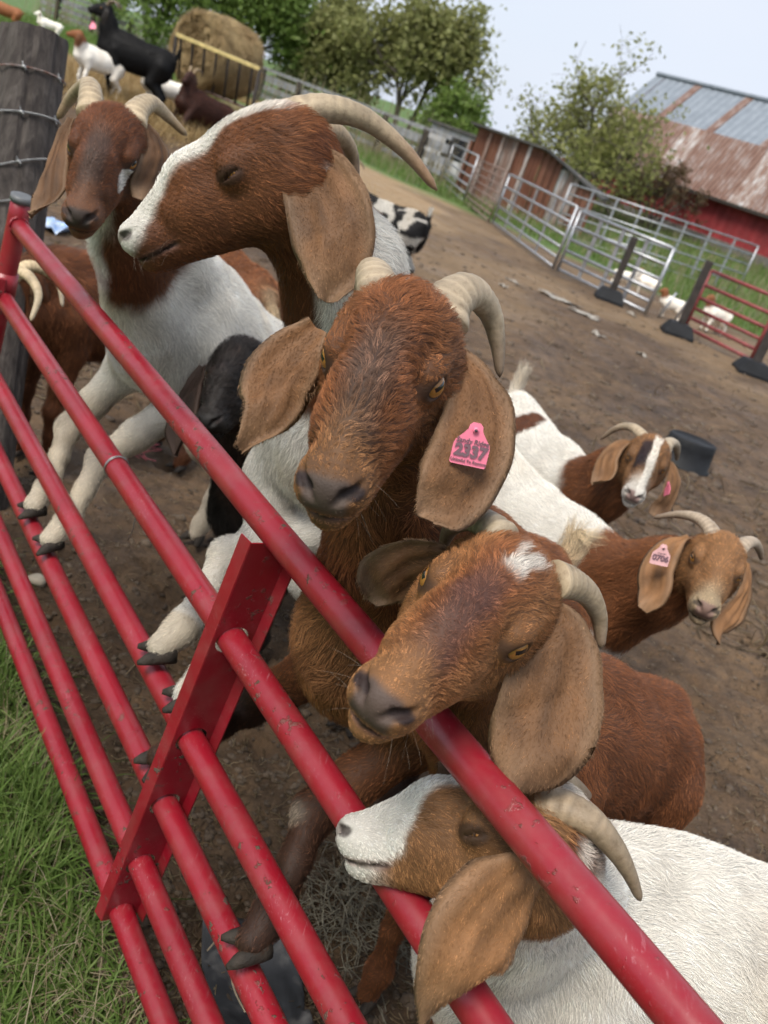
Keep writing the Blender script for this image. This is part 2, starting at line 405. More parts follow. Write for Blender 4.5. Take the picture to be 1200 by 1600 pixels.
# a strand of wire twisted round the second rail
M_WIRE = simple_mat('galvanised_wire', (.33, .33, .33), .45, .85, var=.3, scale=40)
cw = at_gate(172, 706, -.02); sw = cw @ GS
mb = MB(); a_ = np.linspace(0, 9.5, 50)
pts = [gp(sw + .0006 * a - .002, (RR + .0018) * -math.cos(a), RAILZ[1] + (RR + .0018) * math.sin(a)) for a in a_]
pts += list(catmull([pts[-1], pts[-1] + V(.02, .03, -.05), pts[-1] + V(.03, .03, -.13), pts[-1] + V(.02, .05, -.18)], 14)[1:])
mb.tube(pts, .0011, 6); wr = mb.build('wire', M_WIRE, None, True, loc=gp(sw, 0, RAILZ[1])); tag(wr, 'thin wire twisted round the second red rail and hanging down', 'wire')
# ------------------------------------------------------------------ implicit surfaces for the animals
class Field:
    """smooth union of ellipsoids and tapered capsules, each with a zone and a fur flow"""
    def __init__(s): s.p = []; s.cut = []
    def ell(s, c, r, M=None, k=0.03, zone=2, flow=None):
        s.p.append(('e', np.asarray(c, float), np.asarray(r, float), np.eye(3) if M is None else np.asarray(M), k, zone, flow))
    def cone(s, a, b, ra, rb, k=0.03, zone=2, flow=None):
        a = np.asarray(a, float); b = np.asarray(b, float)
        s.p.append(('c', a, b, ra, rb, k, zone, nrm(b - a) if flow is None else flow))
    def chain(s, pts, rad, k=0.02, zone=3):
        for i in range(len(pts) - 1): s.cone(pts[i], pts[i + 1], rad[i], rad[i + 1], k, zone)
    def sub(s, c, r, M=None, k=0.006): s.cut.append(('e', np.asarray(c, float), np.asarray(r, float), np.eye(3) if M is None else np.asarray(M), k))
    def subc(s, a, b, ra, rb, k=0.004): s.cut.append(('c', np.asarray(a, float), np.asarray(b, float), ra, rb, k))
    @staticmethod
    def _d(q, P):
        x, y, z = (P[:, i] - np.float32(q[1][i]) for i in range(3))
        if q[0] == 'e':
            M, r = q[3].astype(np.float32), q[2].astype(np.float32); k0 = 0; k1 = 0
            for j in range(3):
                u = (x * M[0, j] + y * M[1, j] + z * M[2, j]) * (1 / r[j]); u2 = u * u; k0 = k0 + u2; k1 = k1 + u2 * (1 / (r[j] * r[j]))
            k0 = np.sqrt(k0) + 1e-9
            return k0 * (k0 - 1) / (np.sqrt(k1) + 1e-9)
        a, b, ra, rb = q[1:5]; ab = (b - a).astype(np.float32)
        h = np.clip((x * ab[0] + y * ab[1] + z * ab[2]) * np.float32(1 / (ab @ ab + 1e-12)), 0, 1)
        x = x - h * ab[0]; y = y - h * ab[1]; z = z - h * ab[2]
        return np.sqrt(x * x + y * y + z * z) - (np.float32(ra) + np.float32(rb - ra) * h)
    def ev(s, P):
        P = np.asarray(P, np.float32); N = len(P)
        cell = .05; K = np.floor(P / cell).astype(np.int64); K -= K.min(0); dims = K.max(0) + 1
        key = (K[:, 0] * dims[1] + K[:, 1]) * dims[2] + K[:, 2]
        uk, gid = np.unique(key, return_inverse=True); cnt = np.bincount(gid)
        cen = np.stack([np.bincount(gid, P[:, i]) / cnt for i in range(3)], 1).astype(np.float32)
        Dc = np.stack([s._d(q, cen) for q in s.p]); mn = Dc.min(0); rad = cell * .9
        order = np.argsort(gid, kind='stable'); Ps = P[order]; gs = gid[order]
        d = np.full(N, 5.0, np.float32)
        for qi, q in enumerate(s.p):
            need = Dc[qi] - rad < mn + rad + .10
            if not need.any(): continue
            sel = np.nonzero(need[gs])[0] if not need.all() else slice(None)
            e = s._d(q, Ps[sel]); dd = d[sel]
            k = np.float32(q[4] if q[0] == 'e' else q[5])
            h = np.clip(0.5 + 0.5 * (e - dd) / k, 0, 1); d[sel] = e + (dd - e) * h - k * h * (1 - h)
        for q in s.cut:
            need = s._d(q, cen) - rad < .03
            if not need.any(): continue
            sel = np.nonzero(need[gs])[0]
            e = -s._d(q, Ps[sel]); dd = d[sel]; k = np.float32(q[4] if q[0] == 'e' else q[5])
            h = np.clip(0.5 - 0.5 * (e - dd) / k, 0, 1); d[sel] = e + (dd - e) * h + k * h * (1 - h)
        out = np.empty(N, np.float32); out[order] = d
        return out
    def info(s, P, nz=5):
        """zone weights (n,nz) and fur flow (n,3)"""
        W = np.zeros((len(P), nz)); Fl = np.zeros((len(P), 3))
        for q in s.p:
            e = s._d(q, P); wt = np.exp(-np.clip(e, -0.03, 1) / 0.016)
            zone = q[5] if q[0] == 'e' else q[6]; fl = q[6] if q[0] == 'e' else q[7]
            W[:, zone] += wt
            if fl is not None: Fl += wt[:, None] * np.asarray(fl)
        W /= W.sum(1, keepdims=True) + 1e-12
        return W, Fl
    def grad(s, P, e=0.0015):
        g = np.zeros((len(P), 3)); Tt = np.array([[1, -1, -1], [-1, -1, 1], [-1, 1, -1], [1, 1, 1]], float)
        dm = 0
        for t in Tt:
            d = s.ev(P + e * t).astype(float); g += d[:, None] * t; dm = dm + d
        return nrm(g), dm / 4
    def bounds(s):
        lo = np.full(3, 9e9); hi = -lo
        for q in s.p:
            if q[0] == 'e':
                r = q[2].max(); lo = np.minimum(lo, q[1] - r); hi = np.maximum(hi, q[1] + r)
            else:
                r = max(q[3], q[4])
                for e in (q[1], q[2]): lo = np.minimum(lo, e - r); hi = np.maximum(hi, e + r)
        return lo - 0.03, hi + 0.03
    def polygonize(s, res, lo=None, hi=None):
        if lo is None: lo, hi = s.bounds()
        B = 4
        nb = np.ceil((hi - lo) / (res * B)).astype(int) + 1
        n = nb * B
        cx = [lo[i] + res * B * (np.arange(nb[i]) + 0.5) for i in range(3)]
        Cc = np.stack(np.meshgrid(*cx, indexing='ij'), -1).reshape(-1, 3)
        dc = s.ev(Cc).reshape(nb)
        act = np.abs(dc) < res * B * 1.35 + 0.012
        D = np.repeat(np.repeat(np.repeat(dc, B, 0), B, 1), B, 2).astype(np.float32)
        A = np.repeat(np.repeat(np.repeat(act, B, 0), B, 1), B, 2)
        idx = np.argwhere(A)
        D[A] = s.ev(lo + res * (idx + 0.0)).astype(np.float32)
        ins = D < 0
        c = [(i, j, k) for i in (0, 1) for j in (0, 1) for k in (0, 1)]
        S = sum(ins[i:n[0] - 1 + i, j:n[1] - 1 + j, k:n[2] - 1 + k].astype(np.int8) for i, j, k in c)
        cells = np.argwhere((S > 0) & (S < 8))
        vid = np.full(tuple(n - 1), -1, np.int64); vid[cells[:, 0], cells[:, 1], cells[:, 2]] = np.arange(len(cells))
        val = np.stack([D[cells[:, 0] + i, cells[:, 1] + j, cells[:, 2] + k] for i, j, k in c], 1)
        cc = np.array(c, float); acc = np.zeros((len(cells), 3)); cnt = np.zeros(len(cells))
        for a in range(8):
            for b in range(a + 1, 8):
                if np.abs(cc[a] - cc[b]).sum() != 1: continue
                x = (val[:, a] < 0) != (val[:, b] < 0)
                t = val[x, a] / (val[x, a] - val[x, b])
                acc[x] += cc[a] + t[:, None] * (cc[b] - cc[a]); cnt[x] += 1
        P = lo + res * (cells + acc / cnt[:, None])
        F = []
        for ax in range(3):
            u, v = (ax + 1) % 3, (ax + 2) % 3
            sl0 = [slice(1, m - 1) for m in n]; sl0[ax] = slice(0, n[ax] - 1)
            sl1 = list(sl0); sl1[ax] = slice(1, n[ax])
            e = np.argwhere(ins[tuple(sl0)] != ins[tuple(sl1)])
            if not len(e): continue
            off = np.ones(3, int); off[ax] = 0; e = e + off
            up = ins[e[:, 0], e[:, 1], e[:, 2]]
            def cell(du, dv):
                q = e.copy(); q[:, u] += du; q[:, v] += dv; return vid[q[:, 0], q[:, 1], q[:, 2]]
            f = np.stack([cell(-1, -1), cell(0, -1), cell(0, 0), cell(-1, 0)], 1)
            f[~up] = f[~up][:, ::-1]; F.append(f)
        F = np.concatenate(F); F = F[(F >= 0).all(1)]
        for it in range(1):
            G, d = s.grad(P); P = P - G * np.clip(d, -res, res)[:, None]
        return P, F, G

def compact(P, F, G):
    used = np.unique(F); m = np.full(len(P), -1); m[used] = np.arange(len(used)); return P[used], m[F], G[used]

# ------------------------------------------------------------------ materials for the animals
def coat_skin_mat():
    m, n, b = mat_new('goat_hide'); l = n.links.new
    a = n.nodes.new('ShaderNodeAttribute'); a.attribute_name = 'tint'
    tcn = n.nodes.new('ShaderNodeTexCoord')
    nzn = node(n, 'ShaderNodeTexNoise', Scale=420.0, Detail=3.0); l(tcn.outputs['Object'], nzn.inputs['Vector'])
    bp = node(n, 'ShaderNodeBump', Strength=0.35, Distance=0.002); l(nzn.outputs['Fac'], bp.inputs['Height'])
    l(a.outputs['Color'], b.inputs['Base Color']); l(bp.outputs['Normal'], b.inputs['Normal'])
    b.inputs['Roughness'].default_value = 0.62; b.inputs['Specular IOR Level'].default_value = 0.25
    return m
def fur_mat():
    m, n, b = mat_new('goat_fur'); l = n.links.new
    a = n.nodes.new('ShaderNodeAttribute'); a.attribute_name = 'tint'
    nn = n.nodes.new('ShaderNodeAttribute'); nn.attribute_name = 'skin_normal'
    ge = n.nodes.new('ShaderNodeNewGeometry')
    vm = n.nodes.new('ShaderNodeVectorMath'); vm.operation = 'SCALE'; vm.inputs['Scale'].default_value = 0.9
    va = n.nodes.new('ShaderNodeVectorMath'); va.operation = 'ADD'
    vs = n.nodes.new('ShaderNodeVectorMath'); vs.operation = 'SCALE'; vs.inputs['Scale'].default_value = 0.75
    vn = n.nodes.new('ShaderNodeVectorMath'); vn.operation = 'NORMALIZE'
    l(nn.outputs['Vector'], vm.inputs[0]); l(ge.outputs['Normal'], vs.inputs[0]); l(vm.outputs[0], va.inputs[0]); l(vs.outputs[0], va.inputs[1]); l(va.outputs[0], vn.inputs[0])
    l(vn.outputs[0], b.inputs['Normal'])
    l(a.outputs['Color'], b.inputs['Base Color'])
    b.inputs['Roughness'].default_value = 0.55; b.inputs['Specular IOR Level'].default_value = 0.14
    b.inputs['Sheen Weight'].default_value = 0.0
    return m
def horn_mat():
    m, n, b = mat_new('horn_keratin'); l = n.links.new
    a = n.nodes.new('ShaderNodeAttribute'); a.attribute_name = 'tint'
    tcn = n.nodes.new('ShaderNodeTexCoord')
    nzn = node(n, 'ShaderNodeTexNoise', Scale=90.0, Detail=6.0, Roughness=0.7); l(tcn.outputs['Object'], nzn.inputs['Vector'])
    r = ramp(n, [(0.3, (0.55, 0.5, 0.45)), (0.52, (1, 1, 1)), (0.75, (0.8, 0.74, 0.66))]); l(nzn.outputs['Fac'], r.inputs['Fac'])
    mxn = n.nodes.new('ShaderNodeMix'); mxn.data_type = 'RGBA'; mxn.blend_type = 'MULTIPLY'; mxn.inputs[0].default_value = 0.75
    l(a.outputs['Color'], mxn.inputs[6]); l(r.outputs['Color'], mxn.inputs[7]); l(mxn.outputs[2], b.inputs['Base Color'])
    bp = node(n, 'ShaderNodeBump', Strength=0.5, Distance=0.003); l(nzn.outputs['Fac'], bp.inputs['Height']); l(bp.outputs['Normal'], b.inputs['Normal'])
    b.inputs['Roughness'].default_value = 0.52; b.inputs['Specular IOR Level'].default_value = 0.4
    return m
def eye_mat(name, iris, iris2):
    m, n, b = mat_new(name); l = n.links.new
    tcn = n.nodes.new('ShaderNodeTexCoord'); sp = n.nodes.new('ShaderNodeSeparateXYZ'); l(tcn.outputs['Object'], sp.inputs[0])
    def mth(op, a, b_=None):
        q = n.nodes.new('ShaderNodeMath'); q.operation = op
        for i, s in enumerate((a, b_)):
            if s is None: continue
            if isinstance(s, (int, float)): q.inputs[i].default_value = s
            else: l(s, q.inputs[i])
        return q.outputs[0]
    # unit sphere, +Y outwards, X along the eye slit
    px = mth('ABSOLUTE', sp.outputs['X']); pz = mth('ABSOLUTE', sp.outputs['Z'])
    rr = mth('SQRT', mth('ADD', mth('POWER', sp.outputs['X'], 2.0), mth('POWER', sp.outputs['Z'], 2.0)))
    pup = mth('MAXIMUM', mth('DIVIDE', px, 0.44), mth('DIVIDE', pz, 0.16))
    nzn = node(n, 'ShaderNodeTexNoise', Scale=9.0, Detail=3.0); l(tcn.outputs['Object'], nzn.inputs['Vector'])
    ir = n.nodes.new('ShaderNodeMix'); ir.data_type = 'RGBA'; ir.inputs[6].default_value = (*iris, 1); ir.inputs[7].default_value = (*iris2, 1); l(nzn.outputs['Fac'], ir.inputs[0])
    r1 = ramp(n, [(0.9, (0, 0, 0)), (1.0, (1, 1, 1))]); l(mth('MULTIPLY', pup, 0.95), r1.inputs['Fac'])
    mx1 = n.nodes.new('ShaderNodeMix'); mx1.data_type = 'RGBA'; mx1.inputs[6].default_value = (0.006, 0.005, 0.006, 1); l(r1.outputs['Color'], mx1.inputs[0]); l(ir.outputs[2], mx1.inputs[7])
    r2 = ramp(n, [(0.72, (0, 0, 0)), (0.82, (1, 1, 1))]); l(rr, r2.inputs['Fac'])
    mx2 = n.nodes.new('ShaderNodeMix'); mx2.data_type = 'RGBA'; l(r2.outputs['Color'], mx2.inputs[0]); l(mx1.outputs[2], mx2.inputs[6]); mx2.inputs[7].default_value = (0.05, 0.03, 0.02, 1)
    l(mx2.outputs[2], b.inputs['Base Color']); b.inputs['Roughness'].default_value = 0.12
    b.inputs['Coat Weight'].default_value = 0.45; b.inputs['Coat Roughness'].default_value = 0.10; b.inputs['Specular IOR Level'].default_value = 0.25
    return m
M_HIDE = coat_skin_mat(); M_FUR = fur_mat(); M_HORN = horn_mat()
M_EYE = eye_mat('goat_eye', (0.21, 0.088, 0.018), (0.32, 0.15, 0.036)); M_EYE_DARK = eye_mat('goat_eye_dark', (0.035, 0.017, 0.006), (0.06, 0.03, 0.01))
M_HOOF = simple_mat('hoof_horn', (0.022, 0.019, 0.017), 0.55, var=0.5, scale=40, bump=0.5, bscale=90, col2=(0.048, 0.038, 0.03), spec=.15)

# coat colours (linear)
RED = V(.210, .080, .032); REDD = V(.124, .045, .019); TAN = V(.35, .172, .072); BRN = V(.18, .080, .040); DKB = V(.055, .026, .016)
WHT = V(.86, .81, .72); CRM = V(.62, .48, .30); GRY = V(.17, .15, .135); BLK = V(.010, .009, .009); EAR = V(.195, .094, .040); EARG = V(.235, .150, .090)

def build_fur(name, parent, P, F, Nn, colf, flowv, lenf, density, Wv=None, seed=1, rad=0.00022, lift=0.35, npt=4, wild=0.25, clump=0.0, csize=.006, swirl=1.1):
    """hair strands rooted on a triangle/quad mesh: one curves object"""
    rng = np.random.default_rng(seed)
    T = np.concatenate([F[:, [0, 1, 2]], F[:, [0, 2, 3]]]) if F.shape[1] == 4 else F
    a, b, c = P[T[:, 0]], P[T[:, 1]], P[T[:, 2]]
    ar = 0.5 * np.linalg.norm(np.cross(b - a, c - a), axis=1)
    cen = (a + b + c) / 3
    Wc = None if Wv is None else (Wv[T[:, 0]] + Wv[T[:, 1]] + Wv[T[:, 2]]) / 3
    dn = density(cen, Wc) if callable(density) else np.full(len(T), density)
    ex = ar * dn; cnt = np.floor(ex + rng.random(len(ex))).astype(int)
    ti = np.repeat(np.arange(len(T)), cnt); N = len(ti)
    u, v = rng.random(N), rng.random(N); sw = u + v > 1; u[sw], v[sw] = 1 - u[sw], 1 - v[sw]
    R = a[ti] + u[:, None] * (b[ti] - a[ti]) + v[:, None] * (c[ti] - a[ti])
    def itp(A): return A[T[ti, 0]] * (1 - u - v)[:, None] + A[T[ti, 1]] * u[:, None] + A[T[ti, 2]] * v[:, None]
    nn = nrm(itp(Nn)); fl = itp(flowv); WR = None if Wv is None else itp(Wv)
    sw3 = np.stack([fbm(R, 28, seed + 5, 2), fbm(R, 28, seed + 6, 2), fbm(R, 28, seed + 7, 2)], 1)
    fl = nrm(fl) + sw3 * swirl + rng.normal(0, wild, (N, 3))
    fl = nrm(fl - nn * (fl * nn).sum(1, keepdims=True))
    ln = lenf(R, WR) * rng.uniform(0.65, 1.25, N)
    li = lift * rng.uniform(0.5, 1.5, N) + 0.12
    d0 = nrm(fl + nn * li[:, None] * 1.6); d1 = nrm(fl + nn * li[:, None] * 0.45)
    bend = rng.normal(0, 0.12, (N, 3))
    pts = np.zeros((N, npt, 3), np.float32); pts[:, 0] = R - nn * 0.0008
    cur = R.copy()
    for k in range(1, npt):
        q = (k - 1) / max(1, npt - 2)
        cur = cur + nrm(d0 * (1 - q) + d1 * q + bend * q) * (ln / (npt - 1))[:, None]; pts[:, k] = cur
    cb = 0.0
    if clump:
        Q = np.floor((R + .35 * csize * rng.normal(0, 1, (1, 3)) + .4 * csize * sw3) / csize).astype(np.int64); Q -= Q.min(0); dm = Q.max(0) + 1
        _, ci = np.unique((Q[:, 0] * dm[1] + Q[:, 1]) * dm[2] + Q[:, 2], return_inverse=True); cn = np.bincount(ci)
        for k in range(1, npt):
            mk = np.stack([np.bincount(ci, pts[:, k, j]) / cn for j in range(3)], 1)[ci]; f_ = clump * (k / (npt - 1)) ** .8 * rng.uniform(.5, 1.1, N)
            pts[:, k] = pts[:, k] + (mk - pts[:, k]) * f_[:, None]
        cb = rng.normal(0, .20, len(cn))[ci][:, None]
    col = colf(R, WR); va = np.clip(1.05 - .85 * col.max(1, keepdims=True), .3, 1)
    col = col * np.exp(va * (rng.normal(0, 0.30, (N, 1)) + .22 * fbm(R, 160, seed + 40, 2)[:, None] + cb))
    off = np.zeros(3)
    hc = bpy.data.hair_curves.new(name); hc.add_curves([npt] * N)
    hc.attributes['position'].data.foreach_set('vector', pts.ravel())
    ra = hc.attributes.new('radius', 'FLOAT', 'POINT')
    prof = np.linspace(1, 0.18, npt) ; rr = (rad * (0.7 + 0.6 * rng.random(N)))[:, None] * prof[None]
    ra.data.foreach_set('value', rr.astype(np.float32).ravel())
    ca = hc.attributes.new('tint', 'FLOAT_COLOR', 'CURVE'); c4 = np.ones((N, 4), np.float32); c4[:, :3] = np.clip(col, 0, 0.95); ca.data.foreach_set('color', c4.ravel())
    na = hc.attributes.new('skin_normal', 'FLOAT_VECTOR', 'CURVE'); na.data.foreach_set('vector', nn.astype(np.float32).ravel())
    hc.materials.append(M_FUR)
    o = bpy.data.objects.new(name, hc); COL.objects.link(o); put_child(o, parent)
    return o, N

FURCOUNT = [0]
def ear_part(root, pts, wid, side, curl=0.25, col=None, seed=0, fur=150000, thick=0.0019, prof=None, twist=0.0, nu=26, nv=13, furlen=0.0052, fold=0.0):
    """a drooping ear: leaf-shaped sheet of real thickness along a centre line; `side` points to one edge"""
    C = catmull(pts, nu); T = nrm(np.gradient(C, axis=0)); U = np.linspace(0, 1, nu)
    if prof is None: prof = [(0, .22), (.1, .42), (.3, .8), (.5, .98), (.68, 1.0), (.82, .86), (.92, .62), (.97, .4), (1, .1)]
    W = np.interp(U, [p[0] for p in prof], [p[1] for p in prof]) * wid
    W = np.convolve(np.r_[W[0], W, W[-1]], [.25, .5, .25], 'valid'); W = np.convolve(np.r_[W[0], W, W[-1]], [.25, .5, .25], 'valid')
    side = np.asarray(side, float)
    vs = []; m = 2 * nv - 2
    vv = np.concatenate([np.linspace(-1, 1, nv), np.linspace(1, -1, nv)[1:-1]])
    sg = np.concatenate([np.ones(nv), -np.ones(nv - 2)]); sg[0] = 0; sg[nv - 1] = 0
    for i in range(nu):
        S = nrm(side - T[i] * (side @ T[i])); N_ = np.cross(T[i], S)
        ca, sa = math.cos(twist * U[i]), math.sin(twist * U[i]); S, N_ = ca * S + sa * N_, -sa * S + ca * N_
        cu = curl * (1.0 - 0.55 * U[i]) + (0.9 - U[i] * 4 if U[i] < .2 else 0) * .5
        wav = 0.009 * np.sin(U[i] * 9 + vv * 2.3 + seed) * U[i] +   .0024 * np.sin(vv * 11 + seed + U[i] * 3) * math.sin(math.pi * min(1, U[i] * 1.1)) + .0012 * np.sin(U[i] * 31 + vv * 5)
        y = vv * W[i] * (1 - 0.12 * abs(cu)); z = cu * W[i] * (vv ** 2 - 0.3) + fold * W[i] * np.maximum(0, vv - .1) ** 1.5 + wav - np.sign(curl + 1e-6) * .30 * W[i] * np.abs(vv) ** 6 * math.sin(math.pi * min(1, .15 + U[i]))
        th = thick * np.sqrt(np.clip(1 - (vv * 0.97) ** 2, 0.04, 1)) * (1.6 - 0.8 * U[i])
        Q = C[i] + y[:, None] * S + (z + sg * th)[:, None] * N_
        vs.append(Q)
    P = np.array(vs).reshape(-1, 3)
    f = [(i * m + k, (i + 1) * m + k, (i + 1) * m + (k + 1) % m, i * m + (k + 1) % m) for i in range(nu - 1) for k in range(m)]
    F = np.array(f)
    # which way round: outward normals
    cen = P[F].mean(1); Nf = np.cross(P[F[:, 1]] - P[F[:, 0]], P[F[:, 3]] - P[F[:, 0]])
    Nn = np.zeros_like(P)
    for k in range(4): np.add.at(Nn, F[:, k], Nf)
    Nn = nrm(Nn)
    mid = np.repeat(C, m, 0)
    Nref = (P.reshape(nu, m, 3) - np.array(vs)[:, [0], :] * 0 - (P.reshape(nu, m, 3)[:, np.r_[0, m - 1:0:-1], :])).reshape(-1, 3)
    if (Nn * Nref).sum() < 0: F = F[:, ::-1]; Nn = -Nn
    uu = np.repeat(U, m); vvv = np.tile(vv, nu)
    def base(R, u_, v_):
        c = np.tile(EAR if col is None else col, (len(R), 1)); k = 0.5 + 0.5 * fbm(R, 22, seed, 3)
        c = lerp(c, c * 0.6, sstep(.35, .8, k)[:, None] * 0.8)
        vein = sstep(.75, .98, np.sin(v_ * 9 + seed + 2.2 * u_ + .8 * fbm(R, 30, seed + 2, 2))) * sstep(.95, .5, u_) * sstep(.1, .3, u_)
        c = lerp(c, c * .5, (vein * .8)[:, None]); c = lerp(c, c * .6, (sstep(.35, .0, np.abs(v_ - .12)) * sstep(.9, .4, u_) * .45)[:, None])
        e = sstep(.55, 1.0, np.maximum(np.abs(v_), (u_ - .35) * 1.5)) * .7
        g = EARG if col is None or col.sum() > .12 else col * 1.6
        c = lerp(c, g, e[:, None]); return c * (1 + .30 * fbm(R, 26, seed + 8, 4) + .10 * np.sin(v_ * 26 + 5 * fbm(R, 25, seed, 2)) * sstep(.1, .4, u_))[:, None]
    o = mesh_obj('ear', P, F, M_HIDE, root, True, base(P, uu, vvv) * 0.8)
    if fur:
        uv = np.stack([uu, vvv], 1); Tm = np.repeat(T, m, 0)
        _, nst = build_fur('fur', o, P, F, Nn, lambda R, W_: base(R, W_[:, 0], W_[:, 1]), Tm, lambda R, W_: np.full(len(R), furlen), fur, uv, seed + 3, rad=0.00023, lift=0.20, npt=3, wild=0.2, clump=.2, csize=.005)
        FURCOUNT[0] += nst
    return o

def horn_part(root, pts, r0, r1=0.004, col=None, tip=None, rings=26, flat=1.18, n=44, seg=18, seed=0, ref=None):
    C = catmull(pts, n); U = np.linspace(0, 1, n)
    r = lerp(r0, r1, U ** 1.25) ; r = r * np.where(U > .96, np.sqrt(np.clip((1 - U) / .04, .02, 1)), 1)
    r = r * (1 + 0.032 * np.sin(U ** .8 * rings * 6.283) * (1 - U) ** .7 + 0.012 * np.sin(U * 57 + seed))
    mb = MB(); mb.tube(C, r, seg, True, flat, ref)
    P = np.array(mb.v); uu = np.repeat(U, seg)
    ang = np.tile(np.arange(seg), n)
    c = np.tile(V(.36, .30, .225) if col is None else col, (len(P), 1)) * V(1.04, .96, .84); t = V(.13, .085, .055) if tip is None else tip
    ring = 0.5 + 0.5 * np.sin(uu ** .8 * rings * 6.283 + 1.2)
    c = c * (0.70 + 0.42 * ring * (1 - uu) + 0.35 * fbm(P, 40, seed, 3))[:, None]
    c = lerp(c, np.tile(t, (len(P), 1)), (sstep(.55, 1.02, uu + .12 * fbm(P, 25, seed)) * .85)[:, None])
    return mesh_obj('horn', P, mb.f, M_HORN, root, True, np.clip(c, .01, .9))

_EYEM = None
def eye_part(root, center, R3, rad, mat):
    global _EYEM
    if _EYEM is None:
        bm = bmesh.new(); bmesh.ops.create_uvsphere(bm, u_segments=24, v_segments=16, radius=1.0)
        for f in bm.faces: f.smooth = True
        _EYEM = bpy.data.meshes.new('eye'); bm.to_mesh(_EYEM); bm.free()
    me = _EYEM if mat is M_EYE and len(_EYEM.materials) else _EYEM.copy()
    if not len(me.materials): me.materials.append(mat)
    if mat is M_EYE: _EYEM = me
    o = bpy.data.objects.new('eye', me); COL.objects.link(o)
    M = Matrix.Identity(4)
    for i in range(3):
        for j in range(3): M[i][j] = float(R3[i, j]) * rad
        M[i][3] = float(center[i])
    o.parent = root; M.translation = Vector(tuple(map(float, center))) - root.location
    o.matrix_local = M
    return o

def hoof_part(root, top, toe_dir, size=1.0, up=None, spread=0.3, col=None):
    """a cloven hoof: two tapered claws side by side below `top`, toes along toe_dir"""
    d = nrm(toe_dir); up = V(0, 0, 1) if up is None else nrm(up)
    side = nrm(np.cross(d, up)); up = np.cross(side, d); mb = MB()
    for s in (-1, 1):
        dd = nrm(d + side * s * spread); sd = nrm(np.cross(dd, up))
        prof = [(-.030, .013, .022, -.016), (-.012, .017, .026, -.013), (.012, .0165, .021, -.015), (.032, .012, .013, -.019), (.046, .005, .006, -.023)]
        n = 10; rows = []
        for (x, wx, hz, cz) in prof:
            rows.append([np.asarray(top) + size * (dd * x + side * s * (.0165 + max(x, 0) * .1) + sd * wx * math.cos(a) + up * (cz + hz * math.sin(a) * (.9 if math.sin(a) > 0 else .6))) for a in np.linspace(0, 2 * math.pi, n, endpoint=False)])
        vs = [q for r in rows for q in r]
        fs = [(i * n + k, i * n + (k + 1) % n, (i + 1) * n + (k + 1) % n, (i + 1) * n + k) for i in range(len(prof) - 1) for k in range(n)]
        fs += [tuple(range(n))[::-1], tuple(range((len(prof) - 1) * n, len(prof) * n))]
        mb.add(vs, fs)
    return mb.build('hoof', col or M_HOOF, root, True)

def whiskers(g, n_=12, seed=0, col=V(.5, .46, .4)):
    """a few stiff long hairs on the lips and chin"""
    rng = np.random.default_rng(seed); P = np.zeros((n_, 4, 3)); q = rng.choice([-1, 1], n_)
    for i in range(n_):
        y = rng.uniform(.11, .165); z = rng.uniform(-.072, -.028); x = q[i] * np.interp(y, [.11, .165], [.030, .020]) * np.interp(z, [-.072, -.05, -.028], [.6, 1, 1])
        d = nrm(V(q[i] * rng.uniform(.3, 1), rng.uniform(-.2, .5), rng.uniform(-.9, .1))); L_ = rng.uniform(.014, .042); p = V(x, y, z)
        for k in range(4): P[i, k] = g.hw(*(p + d * L_ * k / 3 + V(0, 0, -.006) * (k / 3) ** 2))
    hc = bpy.data.hair_curves.new('whiskers'); hc.add_curves([4] * n_); hc.attributes['position'].data.foreach_set('vector', P.astype(np.float32).ravel())
    ra = hc.attributes.new('radius', 'FLOAT', 'POINT'); ra.data.foreach_set('value', np.tile(np.linspace(.00010, .00004, 4), n_).astype(np.float32))
    ca = hc.attributes.new('tint', 'FLOAT_COLOR', 'CURVE'); c4 = np.ones((n_, 4), np.float32); c4[:, :3] = col; ca.data.foreach_set('color', c4.ravel())
    na = hc.attributes.new('skin_normal', 'FLOAT_VECTOR', 'CURVE'); na.data.foreach_set('vector', np.tile(UP, (n_, 1)).astype(np.float32).ravel())
    hc.materials.append(M_FUR); o = bpy.data.objects.new('whiskers', hc); COL.objects.link(o); put_child(o, g.body)
def frame(fwd, up=(0, 0, 1)):
    y = nrm(fwd); x = nrm(np.cross(y, up)); z = np.cross(x, y); return np.stack([x, y, z], 1)

